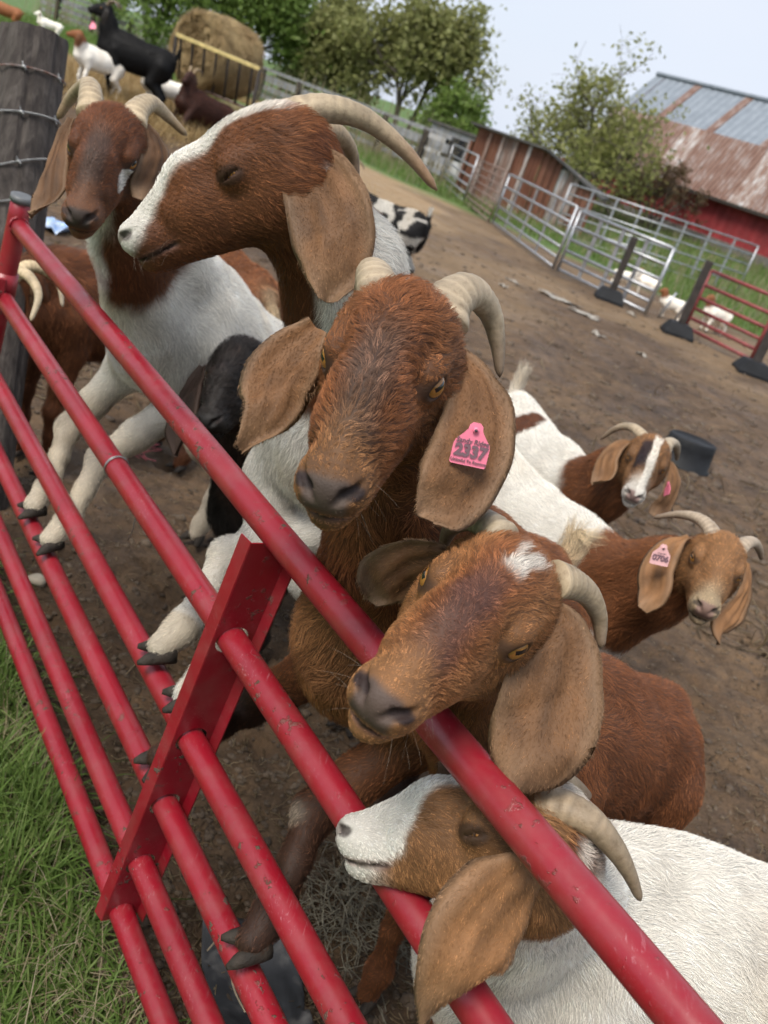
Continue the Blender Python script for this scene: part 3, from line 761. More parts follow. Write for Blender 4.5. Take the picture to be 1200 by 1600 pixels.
EAX = (.84, .48, .22)      # which way the eyes look
class Goat:
    """head pose (R, t, scale), chest and pelvis centres, legs as joint chains; everything in world space"""
    def __init__(g, label, group, head, S, Hp, size=1.0, girth=1.0, name='goat', cat='goat', base=None, neck_bulk=1.0, torso_up=(0, 0, 1), lid=1.0):
        g.label, g.group, g.name, g.cat = label, group, name, cat
        g.R, g.t, g.hs = np.array(head[0]), np.array(head[1]), head[2]
        g.S, g.H, g.size, g.girth = np.asarray(S, float), np.asarray(Hp, float), size, girth
        g.B = frame(g.S - g.H, torso_up); g.f = Field(); g.lid = lid; g.nb = neck_bulk
        g.legs = []; g.hooves = []
        g.base = np.array([(g.S[0] + g.H[0]) / 2, (g.S[1] + g.H[1]) / 2, 0.0]) if base is None else np.asarray(base, float)
    def hl(g, P): return ((P - g.t) @ g.R) / g.hs
    def hw(g, *p): return g.t + g.R @ (np.array(p) * g.hs)
    def tl(g, P): return (P - g.S) @ g.B / g.size            # y = 0 chest, negative towards the rump
    def tw(g, *p): return g.S + g.B @ (np.array(p) * g.size)
    def head(g, detail=True, noseflat=1.0):
        f, R, s = g.f, g.R, g.hs; W = g.hw; bk = -R[:, 1]; dn = -R[:, 2]; X = R[:, 0]
        def E(c, r, k=.02, M=None, zone=0, flow=None): f.ell(W(*c), np.array(r) * s, R if M is None else M, k * s, zone, bk + .35 * dn if flow is None else flow)
        def Cn(a, b, ra, rb, k=.02, zone=0, flow=None): f.cone(W(*a), W(*b), ra * s, rb * s, k * s, zone, bk + .4 * dn if flow is None else flow)
        E((0, -.046, .006), (.046, .052, .050)); E((0, -.016, .029), (.036, .054, .033), .028, flow=bk * .5 + dn * .1)
        Cn((0, .000, .026), (0, .065, .015), .0295, .0265, .028); Cn((0, .065, .015), (0, .136, -.016), .0265, .0185, .028)
        Cn((0, -.02, -.020), (0, .095, -.034), .041, .0245, .03)
        for q in (-1, 1):
            Cn((q * .021, -.058, -.050), (q * .009, .112, -.055), .031, .0135, .03, flow=bk * .7 + dn * .8)
            E((q * .028, -.03, -.034), (.021, .040, .034), .03, flow=bk * .5 + dn * .9)
            E((q * .0445, .002, .0205), (.0115, .024, .0125), .014, flow=bk * .8 + X * q * .4)
            E((q * .0445, .009, .005), (.0150, .0200, .0160), .011, flow=bk * .3 + X * q * .3 + dn * .2)
            E((q * .026, .055, -.018), (.011, .045, .017), .025)
            E((q * .0155, .149, -.030), (.0145, .024, .0185), .013, flow=bk)
        E((0, .132, -.042), (.0275, .034, .028), .018); E((0, .159, -.026), (.0185, .018, .0175), .012, flow=bk)
        E((0, .138, -.0645), (.018, .0245, .0135), .010, flow=bk + dn * .3)
        if detail:
            o = g.lid
            for q in (-1, 1):
                ax = nrm(R @ np.array([q * EAX[0], EAX[1], EAX[2]])); hz = nrm(R[:, 1] * .94 - R[:, 2] * .22); hz = nrm(hz - ax * (hz @ ax)); up = np.cross(ax, hz); up = up if up @ R[:, 2] > 0 else -up
                f.sub(W(q * .0585, .016, .0075), np.array([.011, .0155, .0010 + .0062 * o]) * s, np.stack([ax, hz, up], 1), .003 * s)
                # nostril: a comma slanting outwards
                f.subc(W(q * .0075, .1795, -.0335), W(q * .0155, .1715, -.0235), .0026 * s, .0050 * s, .003 * s)
                f.subc(W(q * .0155, .1720, -.0225), W(q * .0245, .158, -.0195), .0048 * s, .0034 * s, .003 * s); f.subc(W(q * .0245, .158, -.0195), W(q * .0285, .146, -.0165), .0034 * s, .0014 * s, .003 * s)
                # mouth
                f.subc(W(0, .170, -.0545), W(q * .018, .150, -.0535), .0022 * s, .0030 * s, .003 * s)
                f.subc(W(q * .018, .150, -.0535), W(q * .030, .106, -.048), .0030 * s, .0022 * s, .003 * s)
            f.subc(W(0, .181, -.030), W(0, .178, -.050), .0012 * s, .0014 * s, .003 * s)
    def neck(g, bend=(0, 0, 0), root_up=.06, root_fwd=.09, zone=1):
        f, s = g.f, g.size * g.nb; b = np.asarray(bend, float)
        a1 = g.tw(0, root_fwd - .02, root_up + .045); e1 = g.hw(0, -.055, -.006); m1 = (a1 * .45 + e1 * .55) + b
        a2 = g.tw(0, root_fwd + .045, root_up - .08); e2 = g.hw(0, -.045, -.042); m2 = (a2 * .45 + e2 * .55) + b
        f.cone(e1, m1, .056 * g.hs, .068 * s, .04, zone); f.cone(m1, a1, .068 * s, .095 * s, .05, zone)
        f.cone(e2, m2, .050 * g.hs, .066 * s, .04, zone); f.cone(m2, a2, .066 * s, .098 * s, .05, zone)
    def neckpos(g, R):
        """how far up the neck (0 chest, 1 skull) and the offset from its axis, in the body's frame"""
        a = g.tw(0, .09, .04); e = g.hw(0, -.05, -.02); ab = e - a; u = ((R - a) @ ab) / (ab @ ab)
        return u, (R - a - u[:, None] * ab) @ g.B
    def torso(g):
        f, s, w = g.f, g.size, g.girth; B = g.B; Lg = np.linalg.norm(g.S - g.H) / s
        bk = -B[:, 1] - .45 * B[:, 2]
        def E(c, r, k=.06, fl=bk): f.ell(g.tw(*c), np.array(r) * s * np.array([w, 1, 1]), B, k * s, 2, fl)
        E((0, -.10, 0), (.125, .22, .185)); E((0, -Lg * .5, -.02), (.155, Lg * .42 + .08, .185), .08); E((0, -Lg + .02, .03), (.125, .185, .145), .08)
        E((0, .06, -.05), (.095, .11, .125), .06, -B[:, 2]); E((0, -.06, .12), (.05, .14, .075), .06)
        f.cone(g.tw(0, .02, .165), g.tw(0, -Lg * .5, .150), .018 * s, .016 * s, .05 * s, 2, bk); f.cone(g.tw(0, -Lg * .5, .150), g.tw(0, -Lg - .06, .150), .016 * s, .018 * s, .05 * s, 2, bk)
        for q in (-1, 1):
            E((q * .088 * w, -Lg + .11, .105), (.022, .045, .024), .035); E((q * .055 * w, -Lg - .12, .085), (.022, .04, .03), .035)
            E((q * .085 * w, -.01, -.03), (.055, .10, .15), .05, -B[:, 2] - .4 * B[:, 1]); E((q * .08 * w, -Lg + .0, -.05), (.07, .13, .16), .06, -B[:, 2] - .4 * B[:, 1])
    def tail(g, up=0.5, ln=.13):
        a = g.tw(0, -np.linalg.norm(g.S - g.H) / g.size - .13, .10); d = nrm(-g.B[:, 1] * (1 - up) + g.B[:, 2] * (up * 2 - .6) )
        g.f.cone(a, a + d * ln * g.size, .026 * g.size, .014 * g.size, .03, 4, d + V(0, 0, .01))
        return a + d * ln * g.size
    def leg(g, pts, rad, toe, size=1.0, hoof_up=None, hoof=True, spread=.3):
        g.f.chain(pts, rad, .025, 3); g.legs.append(pts)
        if hoof: g.hooves.append((np.asarray(pts[-1]), toe, size, hoof_up, spread))
    def foreleg(g, q, hoof, knee=None, toe=None, hoof_up=None, size=.86, spread=.3, thin=1.0):
        s = g.size; sh = g.tw(q * .095 * g.girth, .0, -.02); el = g.tw(q * .10 * g.girth, -.03, -.15); hoof = np.asarray(hoof, float)
        if knee is None: knee = lerp(el, hoof, .48) + g.B[:, 1] * .025 * s
        fet = lerp(np.asarray(knee), hoof, .80); tf = g.B[:, 1] if toe is None else np.asarray(toe)
        fet = fet - nrm(tf) * .012
        g.leg([sh, el, lerp(el, np.asarray(knee), .6), np.asarray(knee), lerp(np.asarray(knee), fet, .5), fet, hoof], np.array([.066, .05 * thin, .036 * thin, .031 * thin, .0205 * thin, .026 * thin, .024 * thin]) * s, tf, s * size, hoof_up, spread=spread)
    def hindleg(g, q, hoof, toe=None, hockback=.07):
        s = g.size; Lg = np.linalg.norm(g.S - g.H) / s; hip = g.tw(q * .085 * g.girth, -Lg - .01, -.02); hoof = np.asarray(hoof, float)
        fw = V(g.B[0, 1], g.B[1, 1], 0); fw = nrm(fw); st = lerp(hip, hoof, .36) + fw * .085 * s; hk = lerp(hip, hoof, .64) - fw * hockback * s; fet = lerp(hk, hoof, .84) - fw * .008
        g.leg([hip, st, hk, lerp(hk, fet, .5), fet, hoof], np.array([.105, .072, .031, .0235, .028, .025]) * s, fw if toe is None else toe, s)
    def stand(g, fore=True, hind=True, dx=(0, 0, 0, 0)):
        s = g.size; fw = nrm(V(g.B[0, 1], g.B[1, 1], 0)); sd = nrm(V(g.B[0, 0], g.B[1, 0], 0))
        if fore:
            for q, o in ((-1, dx[0]), (1, dx[1])):
                c = g.S + sd * q * .095 * s * g.girth + fw * o; g.foreleg(q, V(c[0], c[1], .045 * s), toe=fw)
        if hind:
            for q, o in ((-1, dx[2]), (1, dx[3])):
                c = g.H + sd * q * .095 * s * g.girth - fw * (.02 - o); g.hindleg(q, V(c[0], c[1], .045 * s))
    # ---- build
    def build(g, colour, res=.010, head_res=.0030, fur=9, furlen=None, eyes=True, eye_mat=None, seed=1, head_fur=None, furrad=.00024, near=True, clump=.7, csize=.0065, swirl=1.1, under=.55):
        root = empty(g.name, g.base, g.label, g.cat, g.group); g.root = root
        hc = g.hw(0, .03, -.012); hr = .205 * g.hs
        P, F, Nn = g.f.polygonize(res)
        if near:
            Ph, Fh, Nh = g.f.polygonize(head_res, hc - hr, hc + hr)
            dh = np.linalg.norm(Ph - hc, axis=1) < hr - head_res * 3; Fh = Fh[dh[Fh].all(1)]; Ph, Fh, Nh = compact(Ph, Fh, Nh)
            db = np.linalg.norm(P - hc, axis=1) < hr - head_res * 3 - res * 1.6; F = F[~db[F].all(1)]; P, F, Nn = compact(P, F, Nn)
            F = np.concatenate([F, Fh + len(P)]); P = np.concatenate([P, Ph]); Nn = np.concatenate([Nn, Nh])
        Wz, Fl = g.f.info(P)
        cf = lambda R, W_: colour(g, R, W_)
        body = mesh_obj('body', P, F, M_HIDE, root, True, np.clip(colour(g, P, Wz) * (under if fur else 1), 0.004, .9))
        if eyes:
            for q in (-1, 1):
                ax = nrm(g.R @ np.array([q * EAX[0], EAX[1], EAX[2]])); hz = g.R[:, 1] * .94 - g.R[:, 2] * .22; hz = nrm(hz - ax * (hz @ ax)); up = np.cross(hz, ax)
                if up @ g.R[:, 2] < 0: up = -up
                hz = np.cross(ax, up)
                eye_part(root, g.hw(q * (.0445 - .0038 * (1 - min(1, g.lid))), .0095 - .002 * (1 - min(1, g.lid)), .0065), np.stack([hz, ax, up], 1), .0148 * g.hs, eye_mat or M_EYE)
        for top, toe, size, hup, spread in g.hooves: hoof_part(root, top, toe, size, hup, spread)
        if fur:
            def ln(R, Wq):
                h = g.hl(R)
                fl = furlen or (.008, .022, .018, .009, .05)
                l_ = Wq @ np.array(fl)
                nose = sstep(.10, .165, h[:, 1]) * (Wq[:, 0] > .5); top = sstep(.02, -.04, h[:, 1]) * sstep(-.01, .04, h[:, 2]) * Wq[:, 0]
                eyez = sstep(.045, .02, np.sqrt((h[:, 1] - .012) ** 2 + (h[:, 2] - .006) ** 2)) * (np.abs(h[:, 0]) > .028) * Wq[:, 0]
                return l_ * (1 - .72 * nose) * (1 + .6 * top) * (1 - .65 * eyez)
            def dens(R, Wq):
                h = g.hl(R); d = np.full(len(R), fur * 1e4)
                hd = (head_fur or fur * 2.2) * 1e4
                d = lerp(d, hd, Wq[:, 0])
                # bare nose pad, eyelids' opening
                pad = (h[:, 1] > .160) & (np.abs(h[:, 0]) < .021) & (h[:, 2] < -.012) & (h[:, 2] > -.045) & (Wq[:, 0] > .5)
                d[pad] *= .04
                ml = (np.abs(h[:, 2] - np.interp(h[:, 1], [.10, .15, .18], [-.0475, -.0535, -.0545])) < .0035) & (h[:, 1] > .104) & (Wq[:, 0] > .5); d[ml] *= .1
                ns = ((h[:, 1] - .160) ** 2 + (h[:, 2] + .020) ** 2 < .010 ** 2) & (np.abs(h[:, 0]) > .010) & (Wq[:, 0] > .5); d[ns] *= .15
                for q in (-1, 1):
                    e = ((h[:, 1] - .016) / .0185) ** 2 + ((h[:, 2] - .0065) / (.0085 * max(.3, g.lid) + .004)) ** 2 < 1
                    d[e & (h[:, 0] * q > .03)] = 0
                    e2 = ((h[:, 1] - .012) / .034) ** 2 + ((h[:, 2] - .0065) / .026) ** 2 < 1
                    d[e2 & (h[:, 0] * q > .03)] *= 1.5
                return d
            _, nst = build_fur('fur', body, P, F, Nn, cf, Fl, ln, dens, Wz, seed, rad=furrad, lift=.22, clump=clump if near else .5, csize=csize if near else .02, swirl=swirl)
            FURCOUNT[0] += nst
        g.body = body
        return root
# ------------------------------------------------------------------ the goats at the gate
POSE = {
'C':([[-0.9922, -0.0428, -0.1174], [0.0718, -0.9641, -0.2556], [-0.1022, -0.262, 0.9596]],[-0.0514, 0.9699, 1.2904],1.15),
'D':([[-0.9193, -0.3453, 0.1888], [0.342, -0.9383, -0.0506], [0.1947, 0.0181, 0.9807]],[0.1223, 0.8591, 1.1115],1.12),
'A':([[-0.9724, 0.2311, 0.0315], [-0.2268, -0.9053, -0.3591], [-0.0545, -0.3564, 0.9328]],[-0.7408, 1.8239, 1.2848],1.12),
'B':([[-0.21, -0.7913, -0.5743], [0.977, -0.192, -0.0927], [-0.0368, -0.5805, 0.8134]],[-0.3456, 1.3573, 1.393],1.15),
'E':([[0.2544, -0.9365, -0.2412], [0.8934, 0.132, 0.4295], [-0.3704, -0.3248, 0.8702]],[0.2333, 0.8371, 0.8807],1.00),
'F':([[-0.9632, -0.0117, -0.2685], [0.06, -0.9832, -0.1724], [-0.262, -0.1821, 0.9477]],[-0.4379, 2.0794, 0.8735],1.10),
'G':([[-0.976, -0.2172, -0.0161], [0.2178, -0.9737, -0.0671], [-0.0012, -0.069, 0.9976]],[0.7754, 2.0727, 0.8408],1.05),
'H':([[-0.9812, -0.1896, -0.0359], [0.1929, -0.9638, -0.1839], [0.0002, -0.1874, 0.9823]],[0.6952, 2.7615, 0.8474],1.05),
}
QUALITY = 1.0
GATE_GROUP = 'goats crowding the red gate'
def face_base(g, R, W, c, dark, muzz, nose=GRY, seed=0):
    """shared face colouring: darker bridge, paler muzzle, bare nose pad, eyelid rims"""
    h = g.hl(R); x = np.abs(h[:, 0]); hd = W[:, 0] > .35
    n_ = fbm(R, 30, seed, 3)
    br = sstep(.026, .010, x + .006 * n_) * sstep(-.005, .05, h[:, 1]) * sstep(.16, .12, h[:, 1]) * sstep(-.03, .0, h[:, 2])
    c = lerp(c, dark, (br * hd * .8)[:, None])
    mz = sstep(.095, .15, h[:, 1] + .012 * n_) * hd
    c = lerp(c, muzz, (mz * .85)[:, None])
    pad = sstep(.160, .169, h[:, 1]) * sstep(.023, .016, x) * sstep(-.05, -.042, h[:, 2]) * sstep(-.008, -.014, h[:, 2]) * hd
    c = lerp(c, nose, (pad * .9)[:, None])
    lip = sstep(.0050, .0022, np.abs(h[:, 2] - np.interp(h[:, 1], [.10, .15, .18], [-.0475, -.0535, -.0545]))) * sstep(.10, .112, h[:, 1]) * hd
    c = lerp(c, DKB, (lip * .75)[:, None])
    nos = sstep(.0075, .0045, np.sqrt((h[:, 1] - .164) ** 2 * .45 + (h[:, 2] + .0215) ** 2)) * sstep(.009, .013, x) * hd
    c = lerp(c, V(.03, .02, .018), (nos * .8)[:, None])
    er = np.sqrt(((h[:, 1] - .016) / 1.5) ** 2 + (h[:, 2] - .0065) ** 2); rim = sstep(.0145, .0095, er) * (x > .03) * hd
    c = lerp(c, V(.035, .02, .014), (rim * .75)[:, None])
    return c
def face_marks(g, R, W, c):
    """nostrils and the line of the mouth, on top of any blaze"""
    h = g.hl(R); x = np.abs(h[:, 0]); hd = W[:, 0] > .35
    nos = sstep(.0080, .0045, np.sqrt((h[:, 1] - .164) ** 2 * .40 + (h[:, 2] + .0215) ** 2)) * sstep(.008, .012, x) * hd
    c = lerp(c, V(.05, .03, .028), (nos * .85)[:, None])
    ln = np.abs(h[:, 2] - np.interp(h[:, 1], [.10, .15, .18], [-.0475, -.0535, -.0545])); on = sstep(.102, .112, h[:, 1]) * hd
    c = lerp(c, V(.30, .15, .11), (sstep(.0075, .004, ln) * on * .5)[:, None])
    return lerp(c, V(.045, .025, .02), (sstep(.0038, .0016, ln) * on * .85)[:, None])
def vary(R, c, seed, amt=.25):
    dirt = sstep(.10, .65, fbm(R, 5.5, seed + 3, 4)) * .30 + .35 * sstep(.55, .1, R[:, 2]) * sstep(-.2, .5, fbm(R, 13, seed + 4, 3))
    c = lerp(c, c * V(.70, .58, .44), (dirt * (c.max(1) > .40))[:, None])
    return c * (1 + amt * fbm(R, 18, seed, 3) + amt * .6 * fbm(R, 70, seed + 9, 2))[:, None]
SW = 0.0
def pick_side(g, img_right=True):
    """unit vector along the picture's right, for ears whose flat side faces the viewer"""
    return RIGHT if img_right else -RIGHT

def rail_hoof(px, py, z, t=-.012):
    p = at_gate(px, py, t); return V(p[0], p[1], z + RR + .034)

# ---- C: the curly brown goat with the big pink tag, in the middle
def col_C(g, R, W):
    c = np.tile(RED, (len(R), 1)); h = g.hl(R)
    c = lerp(c, REDD * 1.05, (sstep(.0, .7, fbm(R, 14, 3, 3)) * .7)[:, None])
    c = lerp(c, TAN * .62, (W[:, 0] * sstep(.02, .05, np.abs(h[:, 0])) * sstep(.1, -.02, h[:, 1]) * .35)[:, None])
    t = g.tl(R); c = lerp(c, TAN * .8, ((W[:, 2] + W[:, 1]) * sstep(.08, -.08, t[:, 2]) * sstep(-.25, .05, t[:, 1]) * .75)[:, None])
    c = lerp(c, DKB * 1.2, (W[:, 3] * sstep(.66, .52, R[:, 2]))[:, None])
    for lg in g.legs[:2]:
        c = lerp(c, V(.30, .24, .18), (sstep(.030, .018, np.linalg.norm(R - (lg[3] - GN * .022), axis=1)) * W[:, 3])[:, None])
    c = lerp(c, CRM, W[:, [4]])
    c = face_base(g, R, W, c, V(.12, .075, .055), TAN * .78, V(.17, .125, .105), 4)
    return vary(R, face_marks(g, R, W, c), 5, .36)
gC = Goat('curly brown goat at the gate centre wearing pink ear tag 2337', GATE_GROUP, POSE['C'], gp(.93, .25, .85), V(.30, 1.66, .72), lid=1.25)
gC.head(); gC.neck(bend=GN * .02, root_fwd=.07); gC.torso(); gC.tail(.85, .12)
gC.foreleg(1, rail_hoof(250, 1190, RAILZ[3], .0), knee=at_gate(392, 1105, .20), toe=-GN - V(0, 0, .15), spread=.16)
gC.foreleg(-1, rail_hoof(412, 1425, RAILZ[3], .0), knee=at_gate(492, 1268, .13), toe=-GN + GS * .25 - V(0, 0, .1), spread=.16)
gC.stand(fore=False)
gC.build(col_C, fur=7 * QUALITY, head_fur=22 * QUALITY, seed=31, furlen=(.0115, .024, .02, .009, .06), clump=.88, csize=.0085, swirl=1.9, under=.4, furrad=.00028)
ear_part(gC.root, [at(497, 512, 1.06), at(462, 548, 1.045), at(432, 590, 1.02), at(420, 640, 1.0), at(378, 702, .985)], .044, at(470, 640, 1.0) - at(380, 590, 1.02), .55, seed=2, fold=-.5,
         prof=[(0, .3), (.12, .6), (.3, .95), (.5, 1.0), (.68, .85), (.82, .52), (.92, .28), (1, .12)])
ear_part(gC.root, [at(708, 545, 1.06), at(742, 615, 1.035), at(735, 700, .995), at(700, 770, .965), at(662, 808, .95)], .047, at(800, 690, 1.03) - at(680, 660, .99), -.34, seed=3, fold=.35)
horn_part(gC.root, [at(690, 505, 1.06), at(702, 472, 1.07), at(735, 455, 1.10), at(765, 487, 1.135), at(777, 535, 1.15), at(781, 590, 1.155)], .0265, .0045, col=V(.37, .32, .25), seed=1)
horn_part(gC.root, [at(598, 478, 1.07), at(588, 440, 1.09), at(583, 425, 1.13), at(570, 440, 1.19), at(555, 480, 1.23)], .0255, .0045, col=V(.36, .31, .24), seed=2)

# ---- D: the tan goat resting its chin on the top rail
def col_D(g, R, W):
    c = np.tile(RED * 1.12, (len(R), 1)); h = g.hl(R); t = g.tl(R); n_ = fbm(R, 26, 12, 3)
    c = lerp(c, TAN * .95, (W[:, 0] * sstep(.015, .045, np.abs(h[:, 0]) + .01 * n_) * .7)[:, None])
    c = lerp(c, REDD * 1.25, ((W[:, 2] + W[:, 4] + .6 * W[:, 3]) * .75)[:, None]); c = lerp(c, TAN * .85, (W[:, 1] * sstep(0, .2, t[:, 1]) * .5)[:, None])
    c = face_base(g, R, W, c, V(.13, .062, .050), TAN * 1.05, V(.115, .085, .075), 14)
    st = sstep(.013, .006, np.abs(h[:, 0] + .006 + .008 * n_ - .3 * np.clip(-.01 - h[:, 1], 0, 1) * np.sign(h[:, 0]))) * sstep(-.055, -.035, h[:, 1]) * sstep(.018, .0, h[:, 1]) * sstep(.03, .05, h[:, 2])
    c = lerp(c, WHT, (st * .9 * W[:, 0])[:, None])
    return vary(R, face_marks(g, R, W, c), 15, .30)
gD = Goat('tan brown goat with a white forehead star resting its chin on the top rail', GATE_GROUP, POSE['D'], V(.35, 1.27, .72), V(.60, 1.56, .60), .86, lid=1.25)
gD.head(); gD.neck(bend=(-.02, .0, -.02)); gD.torso(); gD.tail(.1, .08); gD.stand()
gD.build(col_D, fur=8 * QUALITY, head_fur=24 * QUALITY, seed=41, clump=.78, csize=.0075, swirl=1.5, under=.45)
ear_part(gD.root, [at(712, 872, 1.02), at(672, 878, 1.03), at(630, 892, 1.045), at(598, 912, 1.05), at(578, 940, 1.05)], .038, at(640, 840, 1.03) - at(655, 930, 1.05), .12, col=EAR * .72, seed=5, fold=.1, prof=[(0, .2), (.15, .6), (.35, .95), (.55, 1.05), (.75, .95), (.9, .6), (1, .15)])
ear_part(gD.root, [at(858, 940, 1.0), at(872, 1005, .985), at(858, 1085, .965), at(838, 1160, .95), at(805, 1232, .945)], .054, at(920, 1100, .97) - at(770, 1080, .96), -.36, col=EAR * .95, seed=6, fold=.4,
         prof=[(0, .15), (.12, .48), (.3, .84), (.5, 1.0), (.68, 1.0), (.82, .9), (.92, .7), (.97, .5), (1, .2)])
horn_part(gD.root, [at(868, 905, 1.0), at(890, 910, 1.01), at(918, 928, 1.03), at(936, 965, 1.05), at(939, 1014, 1.05)], .0205, .0045, col=V(.33, .28, .21), seed=3)
horn_part(gD.root, [at(785, 842, 1.0), at(760, 820, 1.02), at(735, 812, 1.05), at(705, 826, 1.09), at(690, 860, 1.12)], .0195, .0045, col=V(.34, .30, .24), seed=4)

# ---- B: the big goat in profile with a white blaze
def col_B(g, R, W):
    c = np.tile(RED * .92, (len(R), 1)); h = g.hl(R); t = g.tl(R); n_ = fbm(R, 24, 22, 3)
    c = lerp(c, REDD * .9, (W[:, 0] * sstep(-.02, -.07, h[:, 2] + .02 * n_) * .8)[:, None])
    u, of = g.neckpos(R); nb = W[:, 1] + W[:, 2] + W[:, 3]
    brown = sstep(.12, .22, u + .06 * n_) * sstep(-.052, -.034, of[:, 0] + .012 * n_ + .03 * sstep(.6, 1., u))
    c = np.where((nb > .55)[:, None], lerp(np.tile(WHT, (len(R), 1)), REDD * 1.05, brown[:, None]), c)
    c = lerp(c, CRM * .8, (W[:, 3] * sstep(.80, .70, R[:, 2]) * sstep(.2, .5, fbm(R, 12, 2, 2) + .35) * .6)[:, None])
    c = face_base(g, R, W, c, RED * .7, REDD * 1.2, V(.22, .17, .15), 24)
    bl = sstep(.028, .020, np.abs(h[:, 0]) + .007 * n_ - .02 * sstep(.12, .165, h[:, 1])) * sstep(-.01, .012, h[:, 2] + .03 * sstep(.09, .15, h[:, 1]) + .02 * sstep(.14, .175, h[:, 1]))
    c = lerp(c, WHT, (bl * W[:, 0] * sstep(-.085, -.06, h[:, 1]))[:, None])
    c = lerp(c, WHT * .7, (sstep(.160, .172, h[:, 1]) * sstep(-.052, -.046, h[:, 2]) * W[:, 0] * .35 * (.5 + .5 * n_))[:, None])
    pad = sstep(.160, .170, h[:, 1]) * sstep(.027, .018, np.abs(h[:, 0])) * sstep(-.034, -.026, h[:, 2]) * sstep(-.012, -.018, h[:, 2]) * W[:, 0]
    c = lerp(c, V(.25, .17, .14), (pad * .6)[:, None])
    return vary(R, face_marks(g, R, W, c), 25, .26)
gB = Goat('large goat in profile with a white blaze and long swept horns', GATE_GROUP, POSE['B'], gp(1.34, .33, 1.0), V(.0, 2.15, .70), lid=.1)
gB.head(); gB.neck(bend=(.03, .02, .0), root_up=.08); gB.torso(); gB.tail(.3)
gB.foreleg(-1, rail_hoof(262, 978, RAILZ[2], .0), knee=at_gate(356, 868, .15), toe=-GN + GS * .35 - V(0, 0, .1), spread=.16)
gB.foreleg(1, rail_hoof(298, 1070, RAILZ[2], .0), knee=at_gate(400, 930, .17), toe=-GN + GS * .35 - V(0, 0, .1), spread=.16)
gB.stand(fore=False)
gB.build(col_B, fur=7 * QUALITY, head_fur=20 * QUALITY, seed=51, eye_mat=M_EYE_DARK)
ear_part(gB.root, [at(455, 215, 1.31), at(484, 265, 1.275), at(512, 335, 1.245), at(522, 400, 1.235), at(512, 470, 1.23)], .058, at(580, 330, 1.26) - at(440, 350, 1.25), -.32, col=EAR, seed=8, fold=.35,
         prof=[(0, .14), (.12, .45), (.3, .84), (.5, 1.0), (.68, 1.0), (.82, .82), (.92, .58), (.97, .4), (1, .1)])
horn_part(gB.root, [at(425, 195, 1.31), at(448, 183, 1.31), at(505, 170, 1.31), at(570, 186, 1.33), at(635, 238, 1.36), at(683, 298, 1.38)], .027, .0055, col=V(.42, .36, .27), seed=5, tip=V(.22, .12, .06))
horn_part(gB.root, [at(470, 215, 1.38), at(490, 203, 1.40), at(522, 207, 1.44), at(548, 238, 1.48), at(556, 285, 1.50)], .024, .006, col=V(.36, .29, .20), seed=6)

# ---- A: the goat by the post, white with a brown head
def col_A(g, R, W):
    c = np.tile(REDD * 1.2, (len(R), 1)); h = g.hl(R); n_ = fbm(R, 24, 32, 3)
    up = nrm(g.hw(0, -.05, -.03) - g.tw(0, .1, .03)); a = (R - g.tw(0, .1, .03)) @ up
    nb = W[:, 1] + W[:, 2] + W[:, 3] + W[:, 4]
    brown = sstep(.12, .16, a + .03 * n_) * sstep(.01, .04, np.abs((R - g.hw(0, 0, 0)) @ g.R[:, 0] - .012) + .02 * n_ + .2 * sstep(.12, .07, a))
    c = np.where((nb > .5)[:, None], lerp(np.tile(WHT, (len(R), 1)), REDD * 1.1, brown[:, None]), c)
    c = lerp(c, CRM, (W[:, 3] * sstep(.72, .6, R[:, 2]) * .55)[:, None])
    c = face_base(g, R, W, c, V(.075, .05, .04), BRN * 1.1, V(.06, .05, .045), 34)
    pt = (((h[:, 1] - .045) / .032) ** 2 + ((h[:, 2] + .012) / .016) ** 2 < 1 + .5 * n_) & (h[:, 0] < -.02)
    c = np.where((pt & (W[:, 0] > .5))[:, None], WHT * .9, c)
    return vary(R, c, 35, .18)
gA = Goat('white goat with a brown head beside the wooden post, front hooves up on a rail', GATE_GROUP, POSE['A'], V(-.655, 2.28, .88), V(-.50, 2.82, .66), lid=.75)
gA.head(); gA.neck(); gA.torso(); gA.tail(.2)
gA.foreleg(1, rail_hoof(62, 752, RAILZ[3], .0), knee=at_gate(108, 668, .14), toe=-GN + GS * .2 - V(0, 0, .1), spread=.4)
gA.foreleg(-1, rail_hoof(85, 822, RAILZ[3], .0), knee=at_gate(158, 718, .14), toe=-GN + GS * .1 - V(0, 0, .1), spread=.5)
gA.stand(fore=False)
gA.build(col_A, fur=6 * QUALITY, head_fur=14 * QUALITY, seed=61, eye_mat=M_EYE_DARK, furrad=.0003)
ear_part(gA.root, [at(112, 185, 1.83), at(97, 215, 1.82), at(84, 265, 1.79), at(74, 305, 1.77), at(46, 337, 1.75)], .030, at(110, 270, 1.76) - at(60, 255, 1.82), .5, col=EAR * .72, seed=10, fur=24000, fold=-.5)
ear_part(gA.root, [at(228, 195, 1.84), at(243, 235, 1.84), at(238, 275, 1.82), at(214, 312, 1.80)], .040, at(260, 260, 1.85) - at(215, 255, 1.80), -.35, col=EAR * .55, seed=11, fur=24000)
horn_part(gA.root, [at(142, 180, 1.83), at(142, 150, 1.86), at(138, 133, 1.91), at(112, 152, 1.96), at(90, 186, 1.98)], .0235, .006, col=V(.40, .34, .25), seed=7, tip=V(.20, .13, .07))
horn_part(gA.root, [at(207, 195, 1.83), at(215, 172, 1.85), at(236, 161, 1.89), at(262, 182, 1.93), at(292, 212, 1.96)], .0235, .006, col=V(.42, .36, .27), seed=8, tip=V(.22, .15, .08))

